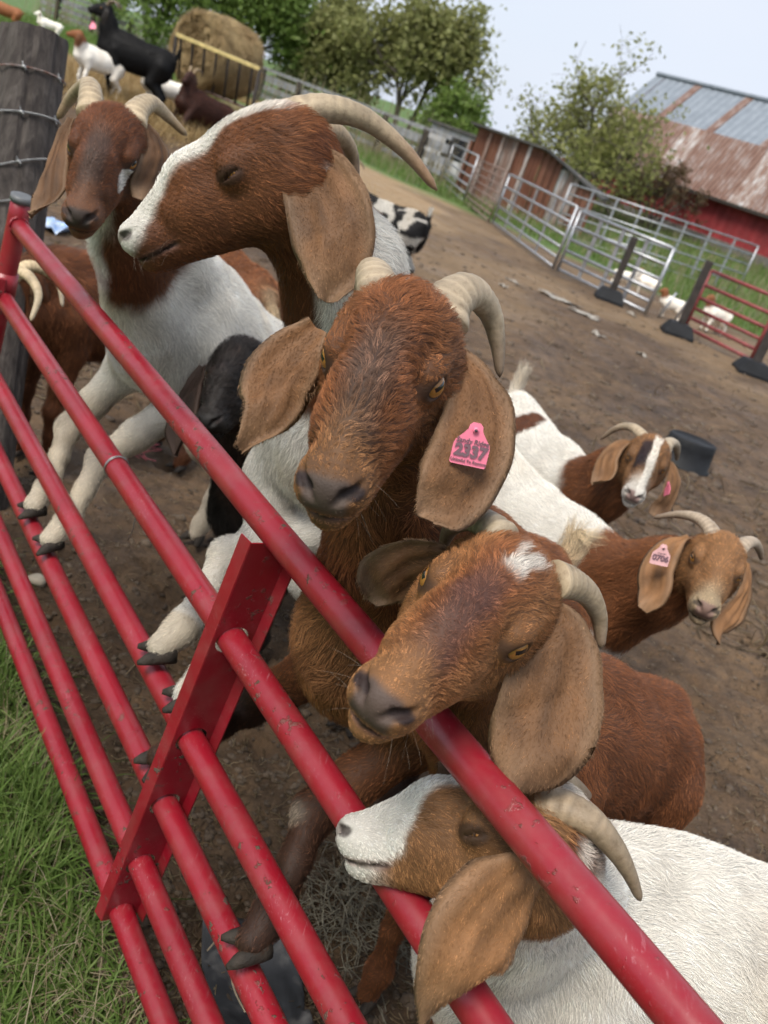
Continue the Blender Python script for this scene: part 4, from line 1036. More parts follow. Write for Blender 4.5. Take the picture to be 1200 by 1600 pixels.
# ---- E: the white-bodied goat pushing its head between the top rails
def col_E(g, R, W):
    c = np.tile(TAN * .72, (len(R), 1)); h = g.hl(R); t = g.tl(R); n_ = fbm(R, 24, 42, 3)
    nb = W[:, 1] + W[:, 2] + W[:, 3] + W[:, 4]
    up = nrm(g.hw(0, -.05, -.03) - g.tw(0, .1, .03)); a = (R - g.tw(0, .1, .03)) @ up
    d2 = np.linalg.norm(R - g.hw(0, -.03, -.01), axis=1)
    br = sstep(.098, .080, d2 + .02 * n_)
    bodyc = lerp(np.tile(WHT, (len(R), 1)), CRM * 1.25, (.35 * sstep(-.2, .5, fbm(R, 6, 3, 3)) * W[:, 2])[:, None])
    bodyc = lerp(bodyc, REDD * 1.1, br[:, None])
    mane = sstep(.05, .03, np.abs(t[:, 0] - .03) + .015 * n_) * sstep(.06, .10, t[:, 2]) * sstep(.02, .06, t[:, 1])
    bodyc = lerp(bodyc, REDD * 1.2, mane[:, None])
    c = np.where((nb > .5)[:, None], bodyc, c)
    c = face_base(g, R, W, c, TAN * .7, WHT * .9, V(.30, .22, .19), 44)
    k = .016 + .04 * sstep(.05, .13, h[:, 1])
    bl = sstep(k + .006, k - .004, np.abs(h[:, 0]) + .006 * n_) * sstep(-.02, .0, h[:, 2] + .06 * sstep(.06, .15, h[:, 1]))
    c = lerp(c, WHT, (bl * W[:, 0])[:, None])
    pad = sstep(.160, .170, h[:, 1]) * sstep(.027, .018, np.abs(h[:, 0])) * sstep(-.046, -.038, h[:, 2]) * sstep(-.012, -.018, h[:, 2]) * W[:, 0]
    c = lerp(c, V(.30, .22, .20), (pad * .7)[:, None])
    return vary(R, face_marks(g, R, W, c), 45, .20)
gE = Goat('white goat with a tan face pushing its muzzle out below the top rail', GATE_GROUP, POSE['E'], V(.45, 1.02, .60), V(.96, 1.16, .57), 1.0, lid=.1)
gE.head(); gE.neck(root_up=.03, root_fwd=.06); gE.torso(); gE.tail(.1); gE.stand(dx=(.02, .0, 0, 0))
gE.build(col_E, fur=11 * QUALITY, head_fur=24 * QUALITY, seed=71, eye_mat=M_EYE_DARK, furlen=(.0075, .015, .014, .009, .05))
ear_part(gE.root, [at_gate(838, 1332, .03), at_gate(806, 1388, .005), at_gate(765, 1450, -.03), at_gate(722, 1515, -.058), at_gate(672, 1588, -.065)], .061, at(860, 1480, 1.0) - at(690, 1410, .96), .22, col=TAN * .85, seed=13, fold=-.55,
         prof=[(0, .2), (.12, .55), (.3, .9), (.5, 1.02), (.66, .96), (.8, .7), (.9, .52), (.97, .38), (1, .12)])
ear_part(gE.root, [at(800, 1240, 1.08), at(760, 1225, 1.11), at(720, 1212, 1.13), at(682, 1205, 1.13)], .036, at(740, 1180, 1.14) - at(740, 1250, 1.08), .3, col=EAR * .7, seed=14)
horn_part(gE.root, [at(832, 1268, 1.0), at(862, 1258, .985), at(915, 1278, .97), at(955, 1318, .975), at(982, 1362, .99), at(1001, 1408, 1.0)], .0215, .0042, col=V(.34, .28, .21), seed=9, tip=V(.20, .15, .10))
horn_part(gE.root, [at(825, 1235, 1.09), at(850, 1222, 1.11), at(890, 1225, 1.16), at(920, 1245, 1.2)], .021, .006, col=V(.34, .28, .21), seed=10)

# ---- F: the black goat low behind the rails
def col_F(g, R, W):
    c = np.tile(V(.017, .014, .013), (len(R), 1)); h = g.hl(R)
    c = lerp(c, V(.06, .032, .023), (sstep(-.1, .5, fbm(R, 9, 52, 3)) * .6)[:, None])
    c = face_base(g, R, W, c, V(.026, .021, .020), V(.022, .018, .016), V(.02, .018, .018), 54)
    return vary(R, c, 55, .25)
gF_ = Goat('black goat peering out low behind the rails', GATE_GROUP, POSE['F'], V(-.30, 2.36, .50), V(-.06, 2.88, .50), .92, lid=1.3)
gF_.head(); gF_.neck(); gF_.torso(); gF_.tail(.1); gF_.stand()
gF_.build(col_F, fur=6 * QUALITY, head_fur=12 * QUALITY, seed=81, furrad=.00040, furlen=(.016, .03, .028, .012, .05), swirl=2.0, clump=.85, csize=.012)
ear_part(gF_.root, [at(318, 572, 2.24), at(300, 605, 2.2), at(285, 650, 2.17), at(274, 712, 2.15)], .048, at(310, 650, 2.12) - at(265, 640, 2.2), .4, col=V(.05, .03, .022), seed=16, fur=15000)
ear_part(gF_.root, [at(412, 565, 2.26), at(424, 600, 2.24), at(424, 650, 2.2), at(410, 690, 2.18)], .048, at(440, 640, 2.25) - at(400, 640, 2.18), -.4, col=V(.05, .03, .022), seed=17, fur=15000)

# ---- G and H: the two goats standing in the pen to the right
def col_G(g, R, W):
    c = np.tile(TAN * .92, (len(R), 1)); h = g.hl(R); n_ = fbm(R, 20, 62, 3)
    d2 = np.linalg.norm(R - g.hw(0, -.05, -.02), axis=1)
    bodyc = lerp(np.tile(WHT, (len(R), 1)), RED * .95, sstep(.40, .36, d2 + .03 * n_)[:, None])
    c = np.where((W[:, 0] < .5)[:, None], bodyc, c)
    c = face_base(g, R, W, c, TAN * .9, CRM * .75, V(.28, .17, .14), 64)
    return vary(R, c, 65, .15)
gG = Goat('white goat with a tan face and pale ear tag 0706 in the pen', 'goats standing in the pen', POSE['G'], V(.60, 2.42, .52), V(.30, 2.98, .52), .95)
gG.head(); gG.neck(); gG.torso(); gG.tail(.3); gG.stand()
gG.build(col_G, fur=4 * QUALITY, head_fur=9 * QUALITY, seed=91, furrad=.0004)
ear_part(gG.root, [at(1078, 840, 2.24), at(1050, 850, 2.22), at(1026, 888, 2.2), at(1022, 925, 2.18), at(1004, 953, 2.17)], .046, at(1062, 890, 2.18) - at(1000, 880, 2.24), .35, col=TAN * .95, seed=19, fur=14000)
ear_part(gG.root, [at(1168, 880, 2.22), at(1166, 918, 2.2), at(1148, 955, 2.18), at(1126, 978, 2.16), at(1123, 1008, 2.15)], .036, at(1185, 930, 2.24) - at(1130, 920, 2.16), -.35, col=TAN * .95, seed=20, fur=14000)
horn_part(gG.root, [at(1115, 842, 2.22), at(1108, 824, 2.23), at(1088, 809, 2.26), at(1058, 804, 2.3), at(1020, 809, 2.33)], .020, .005, seed=11, col=V(.42, .36, .30))
horn_part(gG.root, [at(1152, 862, 2.22), at(1163, 850, 2.23), at(1177, 847, 2.26), at(1186, 858, 2.29), at(1190, 875, 2.31)], .018, .005, seed=12, col=V(.40, .35, .30))
def col_H(g, R, W):
    c = np.tile(TAN * .66, (len(R), 1)); h = g.hl(R); n_ = fbm(R, 20, 72, 3); t = g.tl(R)
    d2 = np.linalg.norm(R - g.hw(0, -.05, -.02), axis=1)
    bodyc = lerp(np.tile(WHT * .97, (len(R), 1)), RED * .75, sstep(.33, .29, d2 + .04 * n_)[:, None])
    sp = ((t[:, 1] + .42) / .085) ** 2 + ((t[:, 0] - .07) / .09) ** 2 < 1 + .4 * n_
    bodyc = np.where((sp & (t[:, 2] > .05))[:, None], REDD * .9, bodyc)
    c = np.where((W[:, 0] < .5)[:, None], bodyc, c)
    c = face_base(g, R, W, c, TAN * .7, WHT * .85, V(.28, .17, .15), 74)
    dk = sstep(.018, .012, np.abs(h[:, 0] - .018 + .004 * n_)) * sstep(-.03, .0, h[:, 1]) * sstep(.11, .08, h[:, 1]) * (h[:, 2] > -.02)
    c = lerp(c, V(.03, .018, .02), (dk * W[:, 0])[:, None])
    bl = sstep(.013, .009, np.abs(h[:, 0] + .009 + .006 * n_)) * (h[:, 2] > -.02) * (h[:, 1] > -.05)
    c = lerp(c, WHT, (bl * W[:, 0])[:, None])
    c = lerp(c, CRM, (W[:, 4] * .5)[:, None])
    return vary(R, c, 75, .15)
gH = Goat('white goat with a brown flank patch and black and white blaze near the black tub', 'goats standing in the pen', POSE['H'], V(.56, 3.10, .52), V(.38, 3.72, .53), .95)
gH.head(); gH.neck(); gH.torso(); gH.tail(.95, .15); gH.stand()
gH.build(col_H, fur=3.5 * QUALITY, head_fur=7 * QUALITY, seed=101, furrad=.0005)
ear_part(gH.root, [at(992, 692, 2.88), at(970, 694, 2.87), at(950, 715, 2.85), at(943, 742, 2.83), at(926, 755, 2.82)], .042, at(970, 730, 2.8) - at(930, 715, 2.88), .4, col=TAN * .66, seed=22, fur=10000)
ear_part(gH.root, [at(1048, 722, 2.88), at(1052, 750, 2.86), at(1040, 785, 2.84), at(1018, 805, 2.82)], .044, at(1062, 765, 2.88) - at(1025, 755, 2.82), -.35, col=TAN * .6, seed=23, fur=10000)
horn_part(gH.root, [at(1008, 695, 2.87), at(1003, 680, 2.88), at(985, 667, 2.92), at(962, 670, 2.96), at(938, 687, 3.0)], .020, .005, seed=13, col=V(.42, .36, .28))
horn_part(gH.root, [at(1037, 704, 2.87), at(1045, 692, 2.88), at(1055, 694, 2.93), at(1058, 706, 2.98), at(1057, 720, 3.0)], .019, .005, seed=14, col=V(.40, .36, .30))
for k_, g_ in enumerate((gC, gD, gB, gE, gA)): whiskers(g_, 13, k_, V(.22, .18, .14))
print('FUR STRANDS', FURCOUNT[0])
# ------------------------------------------------------------------ fences, gates, sheds, barn
M_GALV = simple_mat('galvanised_steel', (.36, .37, .39), .42, .75, var=.25, scale=14, bump=.05, bscale=50)
M_GALV_OLD = simple_mat('weathered_galvanised_steel', (.30, .30, .31), .6, .5, var=.35, scale=6)
M_RUSTY = simple_mat('rusty_steel', (.16, .075, .045), .8, .2, var=.4, scale=20, col2=(.26, .22, .2))
M_POSTWOOD = simple_mat('dark_post_wood', (.035, .028, .024), .85, var=.4, scale=9, bump=.4, bscale=30)
M_BLACKPL = simple_mat('black_rubber', (.012, .013, .015), .6, var=.35, scale=6, bump=.15, bscale=25, spec=.22)
M_REDOLD = simple_mat('faded_red_tube', (.20, .035, .035), .55, var=.3, scale=9)
def on_ground(px, py):
    d = FWD + (px - 600) / F_PX * RIGHT - (py - 800) / F_PX * UP
    t = np.concatenate([np.arange(.8, 12, .04), np.arange(12, 90, .1)]); Q = CAM + t[:, None] * d
    k = np.nonzero(Q[:, 2] < np.array([gz(q[0], q[1]) for q in Q]))[0]
    if not len(k): return Q[-1]
    i = k[0]; a, b = t[max(i - 1, 0)], t[i]
    for _ in range(12):
        m = (a + b) / 2; q = CAM + m * d
        if q[2] < gz(q[0], q[1]): b = m
        else: a = m
    return CAM + b * d
def panel(name, label, cat, a, b, h, rails, posts, mat, r=.024, pr=.022, group=None, base=.08, parent_mat=None, rounded=True, angle=0.0):
    """a tubular stock panel standing from a to b (ground points)"""
    a = np.asarray(a, float); b = np.asarray(b, float); o = empty(name, (a + b) / 2, label, cat, group); up = V(0, 0, 1)
    L_ = np.linalg.norm(b - a); d = (b - a) / L_
    zs = [base + (h - base) * q for q in rails]
    for z in zs:
        mb = MB(); mb.tube([a + d * (.03) + up * z, b - d * .03 + up * z], r, 8); mb.build('rail', mat, o, True)
    for q in posts:
        mb = MB(); p = a + d * (L_ * q)
        if q in (0, 1): mb.tube([p + up * (base - .04), p + up * (h + .01)], r * 1.12, 8)
        else: mb.box(p + up * (base + h) / 2, (pr * 1.3, .009, (h - base) / 2), np.stack([d, np.cross(up, d), up], 1))
        mb.build('upright', mat, o, q in (0, 1))
    return o
# the silver gates along the right-hand side of the pen
RS = [0, .16, .33, .52, .74, 1.0]
pts_s = [on_ground(688, 290), on_ground(765, 352), on_ground(862, 418), on_ground(1008, 494)]
panel('stock_panel', 'farthest silver stock panel at the corner of the long pipe fence', 'fence panel', on_ground(688, 288), on_ground(722, 318), 1.22, RS, [0, .5, 1], M_GALV, group='silver stock panels')
panel('stock_panel', 'rusty wire stock panel hung between two silver panels', 'fence panel', on_ground(724, 319), on_ground(762, 350), 1.15, [0, .12, .25, .4, .55, .7, .85, 1.0], [0, .12, .25, .38, .5, .62, .75, .88, 1], M_RUSTY, r=.016, pr=.010, group='silver stock panels')
pA, pB = on_ground(768, 352), on_ground(862, 424)
panel('stock_panel', 'silver stock panel with four bright uprights before the tin shed', 'fence panel', pA, pB, 1.12, RS, [0, .22, .48, .74, 1], M_GALV, pr=.036, group='silver stock panels')
pC = on_ground(1006, 495)
sg = panel('gate', 'long silver tubular gate between two black-footed posts', 'gate', pB + nrm(pC - pB) * .12, pC, 1.08, RS, [0, .25, .5, .75, 1], M_GALV, r=.026, pr=.03)
# second row of panels behind
q0, q1 = on_ground(862, 366), on_ground(1148, 462)
panel('stock_panel', 'long pale silver panel standing in the grass behind the gate', 'fence panel', q0, q1, 1.35, [0, .2, .4, .6, .8, 1], [0, .12, .25, .38, .5, .62, .75, .88, 1], M_GALV, r=.022, group='silver stock panels')
# posts with moulded black feet
def footed_post(px, py, h, label, foot=True, w=.05):
    p = on_ground(px, py); o = empty('fence_post', p, label, 'fence post', 'black-footed fence posts')
    mb = MB(); mb.bbox(p + V(0, 0, h / 2), (w, w, h / 2), None, .008); mb.build('post', M_POSTWOOD, o)
    if foot:
        vs = []
        for z, hw in ((0, .22), (.05, .22), (.19, .15), (.20, .135)):
            vs += [p + V(a * hw, b * hw, z - .01) for a, b in ((-1, -1), (1, -1), (1, 1), (-1, 1))]
        fs = [(0, 3, 2, 1)] + [(4 * i + k, 4 * i + (k + 1) % 4, 4 * i + 4 + (k + 1) % 4, 4 * i + 4 + k) for i in range(3) for k in range(4)] + [(12, 13, 14, 15)]
        mesh_obj('foot', np.array(vs), fs, M_BLACKPL, o, False)
    return o
footed_post(950, 470, 1.02, 'dark post on a black moulded foot behind the long silver gate')
footed_post(1056, 524, 1.12, 'dark post on a black moulded foot where the faded red gate begins')
footed_post(1172, 585, 1.12, 'dark post on a large black foot at the right end of the faded red gate')
r0, r1 = on_ground(1066, 520), on_ground(1168, 572)
rg = panel('gate', 'small faded red tubular gate in the far right corner', 'gate', r0, r1, .98, [0, .17, .34, .53, .75, 1.0], [0, 1], M_REDOLD, r=.026, base=.1)
mb = MB(); e0, e1 = on_ground(1026, 502), on_ground(1046, 512)
mb.tube([e0 + V(0, 0, .05), e0 + V(.1, 0, .5)], .02, 8); mb.tube([e1 + V(0, 0, .02), e1 + V(.2, .05, .95)], .02, 8)
lo = mb.build('pipe_bundle', M_GALV, None, True, loc=e0); tag(lo, 'two loose silver pipes leaning beside the dark post', 'pipes')
# the long pipe-and-rail fence towards the trees
pf = [on_ground(690, 292), on_ground(560, 232), on_ground(430, 172), on_ground(300, 112), on_ground(170, 62), on_ground(60, 22)]
pf[0] = on_ground(684, 286)
def guard(name, label, a, b, mat, hts, rr, group):
    o = empty(name, (a + b) / 2, label, 'fence', group); d = nrm(b - a); up = V(0, 0, 1); L_ = np.linalg.norm(b - a)
    for z, r in zip(hts, rr):
        mb = MB(); mb.box((a + b) / 2 + up * z, (L_ / 2 - .005, .03, r), np.stack([d, np.cross(up, d), up], 1)); mb.build('rail', mat, o)
    n_ = max(2, int(L_ / 3.2))
    for k in range(n_):
        p = a + d * (L_ * (k + .5) / n_); mb = MB(); mb.bbox(p + up * .66 + np.cross(up, d) * .13, (.09, .09, .68), None, .01); mb.build('post', M_POSTWOOD, o)
    return o
for i, lab in enumerate(['stretch of long pipe fence nearest the tin shed', 'stretch of pipe fence under the two middle trees', 'stretch of pipe fence just right of the hay bale', 'stretch of pipe fence behind the black standing goat', 'leftmost stretch of pipe fence beside the green bank']):
    guard('pipe_fence', lab, pf[i], pf[i + 1], M_GALV_OLD, [.3, .66, 1.02, 1.36], [.07, .10, .13, .06], 'long pipe fence')

# ---- the tin shed
def tin_mat(name, stops, ribs=True, sx=26.0):
    m, n, b = mat_new(name); l = n.links.new; tcn = n.nodes.new('ShaderNodeTexCoord')
    mpn = n.nodes.new('ShaderNodeMapping'); mpn.inputs['Scale'].default_value = (1.6, 1.6, .28); l(tcn.outputs['Object'], mpn.inputs['Vector'])
    q = node(n, 'ShaderNodeTexNoise', Scale=2.4, Detail=7.0, Roughness=.68); l(mpn.outputs[0], q.inputs['Vector'])
    r = ramp(n, stops); l(q.outputs['Fac'], r.inputs['Fac']); l(r.outputs[0], b.inputs['Base Color'])
    b.inputs['Roughness'].default_value = .55; b.inputs['Metallic'].default_value = .25
    return m
M_TIN_RUST = tin_mat('rusted_tin', [(.3, (.10, .035, .02)), (.55, (.17, .07, .04)), (.75, (.24, .13, .09))])
M_TIN_MIX = tin_mat('part_rusted_tin', [(.32, (.15, .06, .035)), (.48, (.24, .17, .14)), (.7, (.50, .50, .50))])
M_TIN_PALE = tin_mat('pale_tin', [(.3, (.30, .27, .25)), (.55, (.52, .52, .53)), (.8, (.62, .63, .65))])
M_TIN_ROOF = tin_mat('blue_grey_roof_sheet', [(.25, (.15, .175, .205)), (.5, (.205, .235, .27)), (.8, (.26, .29, .33))])
M_TIN_STRIP = tin_mat('roof_rust_strip', [(.3, (.10, .042, .028)), (.5, (.17, .095, .07)), (.72, (.30, .27, .26))])
M_TAR = simple_mat('dark_roof_felt', (.06, .058, .055), .9, var=.4, scale=1.5)
def ribbed(name, a, u, v, w_, h_, mat, parent, ribs=4, depth=.02, thick=.012):
    """a corrugated sheet: corner a, unit u across, unit v down its length"""
    nrm_ = np.cross(u, v); n_ = ribs * 4; xs = np.linspace(0, w_, n_ + 1)
    off = [depth * (1 if (k % 4) in (1, 2) else 0) for k in range(n_ + 1)]
    P = [a + u * x + nrm_ * o for x, o in zip(xs, off)] + [a + u * x + nrm_ * o + v * h_ for x, o in zip(xs, off)]
    P += [p - nrm_ * thick for p in P[:2 * (n_ + 1)]]
    m = n_ + 1; f = []
    for k in range(n_):
        f.append((k, k + 1, m + k + 1, m + k)); f.append((2 * m + k, 3 * m + k, 3 * m + k + 1, 2 * m + k + 1))
    f += [(0, m, 3 * m, 2 * m), (m - 1, 3 * m - 1, 4 * m - 1, 2 * m - 1)]
    f += [(k, 2 * m + k, 2 * m + k + 1, k + 1) for k in range(n_)] + [(m + k, m + k + 1, 3 * m + k + 1, 3 * m + k) for k in range(n_)]
    return mesh_obj(name, np.array(P), f, mat, parent, False)
dS = 27.0
sA = at(714, 302, dS); sB = at(838, 352, dS - .8); sA[2] = gz(sA[0], sA[1]); sB[2] = gz(sB[0], sB[1])
shed = empty('shed', (sA + sB) / 2, 'low lean-to shed of rusted and pale tin sheets behind the silver panels', 'shed')
u_ = nrm(V(*(sB - sA)[:2], 0)); Lw = np.linalg.norm((sB - sA)[:2]); back = V(-u_[1], u_[0], 0); zb = min(sA[2], sB[2]) - .1
mats = [M_TIN_RUST, M_TIN_RUST, M_TIN_MIX, M_TIN_RUST, M_TIN_RUST]; n_s = 5; wS = Lw / n_s * .8
hS = 2.0
for k in range(n_s):
    a0 = V(sA[0], sA[1], zb + hS) + u_ * (Lw * .8 / n_s * k); ribbed('tin_sheet', a0 - back * .004 * k, u_, V(0, 0, -1), wS - .004, hS, mats[k], shed, 4, .03)
    if k: mb = MB(); mb.box(a0 + V(0, 0, -hS / 2) - back * .05, (.045, .02, hS / 2), np.stack([u_, back, V(0, 0, 1)], 1)); mb.build('batten', M_TIN_MIX, shed)
# gabled right-hand face
cR = V(sA[0], sA[1], zb) + u_ * (Lw * .8); u2 = nrm(u_ * .85 + back * .53)
for k, mt in enumerate([M_TIN_RUST, M_TIN_MIX, M_TIN_RUST]):
    ribbed('tin_sheet', cR + V(0, 0, hS - .02 - .27 * k) + u2 * (.62 * k) + back * .0, u2, V(0, 0, -1), .61, hS - .27 * k, mt, shed, 3, .03)
mb = MB()
rp = [V(sA[0], sA[1], zb + hS + .02) - u_ * .2 - back * .25, cR + V(0, 0, hS + .02) - back * .25 + u_ * .1, cR + u2 * 1.95 + V(0, 0, hS - .72) + u_ * .1, cR + u2 * 1.95 + back * 1.2 + V(0, 0, hS - .66), V(sA[0], sA[1], zb + hS - .25) - u_ * .2 + back * 2.4]
mb.add(rp + [p + V(0, 0, .06) for p in rp], [(0, 1, 2, 3, 4), (9, 8, 7, 6, 5)] + [(i, 5 + i, 5 + (i + 1) % 5, (i + 1) % 5) for i in range(5)]); mb.build('roof', M_TAR, shed)
mb = MB(); mb.box(V(sA[0], sA[1], zb + .8) + back * 1.2 - u_ * .1, (.04, 1.2, .8), np.stack([u_, back, V(0, 0, 1)], 1)); mb.build('end_wall', M_TIN_RUST, shed)
# pale little hut beyond the fence corner
hp = at(706, 268, 33.0); mb = MB()
hut = empty('hut', V(hp[0], hp[1], 0), 'small grey hut with a painted dark opening at the fence corner', 'hut'); zg = float(gz(hp[0], hp[1]))
mb.bbox(V(hp[0], hp[1], zg + .75), (.9, .9, .75), np.stack([u_, back, V(0, 0, 1)], 1), .03); mb.build('wall', M_TIN_PALE, hut)
mb = MB(); mb.bbox(V(hp[0], hp[1], zg + 1.55), (1.05, 1.05, .05), np.stack([u_, back, V(0, 0, 1)], 1), .01); mb.build('roof', M_TAR, hut)
mb = MB(); mb.bbox(V(hp[0], hp[1], zg + .95) - back * .905 + u_ * .2, (.42, .012, .35), np.stack([u_, back, V(0, 0, 1)], 1), .005); mb.build('opening', M_BLACKPL, hut)  # black slab on the solid wall, stands in for the shade inside an opening

# ---- the red barn with its patched tin roof
dB = 40.0
b0 = at(905, 305, dB); b1 = at(1235, 412, dB - 7.0)
bz = float(gz(b0[0], b0[1])) + .35
ub = nrm(V(*(b1 - b0)[:2], 0)); bk_ = V(-ub[1], ub[0], 0); bk_ = bk_ if bk_[1] > 0 else -bk_
barn = empty('barn', V(b0[0], b0[1], bz), 'long red barn with a patched blue-grey and rusty tin roof', 'barn')
B0 = V(b0[0], b0[1], bz); LB = 13.5; hw_ = 1.55
M_BARN = simple_mat('red_barn_paint', (.22, .022, .026), .75, var=.3, scale=1.8, bump=.2, bscale=12)
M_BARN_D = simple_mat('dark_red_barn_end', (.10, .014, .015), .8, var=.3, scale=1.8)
nW = 18
for k in range(nW):
    ribbed('wall_board', B0 + ub * (LB / nW * k) + V(0, 0, hw_), ub, V(0, 0, -1), LB / nW - .012, hw_, M_BARN, barn, 2, .025, .02)
# roof: steep lower slope, flatter upper slope; projected overhang
eave = V(0, 0, hw_ - .12) - bk_ * .45; lowv = nrm(bk_ * 1.35 + V(0, 0, 2.55)); lowL = 2.5
topv = nrm(bk_ * 1.9 + V(0, 0, 2.0)); topL = 2.45; nR = 15; wR = (LB + 1.0) / nR
E0 = B0 - ub * .5 + eave
for k in range(nR):
    ribbed('lower_roof_sheet', E0 + ub * wR * k + lowv * lowL, ub, -lowv, wR - .006, lowL, M_TIN_STRIP if k % 4 else M_TIN_MIX, barn, 5, .035)
K0 = E0 + lowv * (lowL - .05) + np.cross(ub, lowv) * 0
k = 0; x = 0.0
widths = []
while x < LB + 1.0 - .1:
    wS_ = 2.15 if k % 2 == 0 else .38
    wS_ = min(wS_, LB + 1.0 - x)
    ribbed('upper_roof_sheet', K0 + ub * x + topv * topL + np.cross(ub, -topv) * (.01 if k % 2 else .03), ub, -topv, wS_ - .005, topL, M_TIN_ROOF if k % 2 == 0 else M_TIN_STRIP, barn, 6 if k % 2 == 0 else 2, .018)
    x += wS_; k += 1
ridge = K0 + topv * topL
mb = MB(); mb.tube([ridge + V(0, 0, .03), ridge + ub * (LB + 1) + V(0, 0, .03)], .09, 8); mb.build('ridge_cap', M_TIN_ROOF, barn)
# gable end (left) and the far side so that it is a building, not a face
gp_ = [B0, B0 + V(0, 0, hw_), E0 + ub * .5 + lowv * lowL, ridge + ub * .5]
dp = [(q - B0) for q in gp_]; ctr = ridge + ub * .5 - B0; half = ctr @ bk_
prof = [V(0, 0, 0), V(0, 0, hw_), dp[2], dp[3]]
mir = [V(0, 0, 0) + bk_ * (2 * half) * 1.0, bk_ * 2 * half + V(0, 0, hw_), dp[2] + bk_ * 2 * (half - dp[2] @ bk_)]
poly = prof + mir[::-1]; inset = .02
mb = MB(); mb.add([B0 + p + ub * inset + V(0, 0, -.02) for p in poly], [tuple(range(len(poly)))]); mb.add([B0 + p + ub * (LB - inset) + V(0, 0, -.02) for p in poly], [tuple(range(len(poly)))[::-1]])
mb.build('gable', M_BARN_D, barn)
mb = MB(); far = [poly[4], poly[5], poly[6]]; far = [dp[3], mir[2], mir[1], mir[0]]
mb.add([B0 + p - ub * .5 for p in far] + [B0 + p + ub * (LB + .5) for p in far], [(i, i + 1, 4 + i + 1, 4 + i) for i in range(3)]); mb.build('far_roof', M_TIN_STRIP, barn)
mb = MB(); mb.bbox(B0 + ub * LB / 2 + V(0, 0, hw_ - .16) - bk_ * .40, (LB / 2 + .5, .03, .07), np.stack([ub, bk_, V(0, 0, 1)], 1), .01); mb.build('eave_board', M_POSTWOOD, barn)
mb = MB(); mb.bbox(B0 + ub * LB / 2 + V(0, 0, -.2) - bk_ * .10, (LB / 2, .05, .30), np.stack([ub, bk_, V(0, 0, 1)], 1), .01); mb.build('footing', simple_mat('grey_footing', (.12, .11, .10), .9, var=.3), barn)
# ------------------------------------------------------------------ trees
M_BARK = simple_mat('grey_brown_bark', (.085, .07, .055), .9, var=.35, scale=6, bump=.5, bscale=18)
def leaf_mat(name, c1, c2, c3):
    m, n, b = mat_new(name); l = n.links.new
    oi = n.nodes.new('ShaderNodeAttribute'); oi.attribute_name = 'tint'
    r = ramp(n, [(0, c1), (.55, c2), (1, c3)]); sp = n.nodes.new('ShaderNodeSeparateColor'); l(oi.outputs['Color'], sp.inputs[0]); l(sp.outputs[0], r.inputs['Fac']); l(r.outputs[0], b.inputs['Base Color'])
    b.inputs['Roughness'].default_value = .55; b.inputs['Specular IOR Level'].default_value = .3
    tr = n.nodes.new('ShaderNodeBsdfTranslucent'); l(r.outputs[0], tr.inputs['Color']); ms = n.nodes.new('ShaderNodeMixShader'); ms.inputs[0].default_value = .5
    out = n.nodes['Material Output']; l(b.outputs[0], ms.inputs[1]); l(tr.outputs[0], ms.inputs[2]); l(ms.outputs[0], out.inputs['Surface'])
    return m
M_LEAF = leaf_mat('spring_leaves', (.11, .17, .04), (.19, .28, .065), (.27, .35, .10))
M_LEAF_M = leaf_mat('young_brownish_leaves', (.18, .18, .07), (.26, .27, .10), (.34, .36, .14))
M_LEAF_Y = leaf_mat('sparse_yellow_leaves', (.17, .18, .055), (.25, .265, .085), (.34, .34, .13))
M_BUD = leaf_mat('reddish_buds', (.085, .05, .03), (.13, .085, .045), (.17, .13, .07))
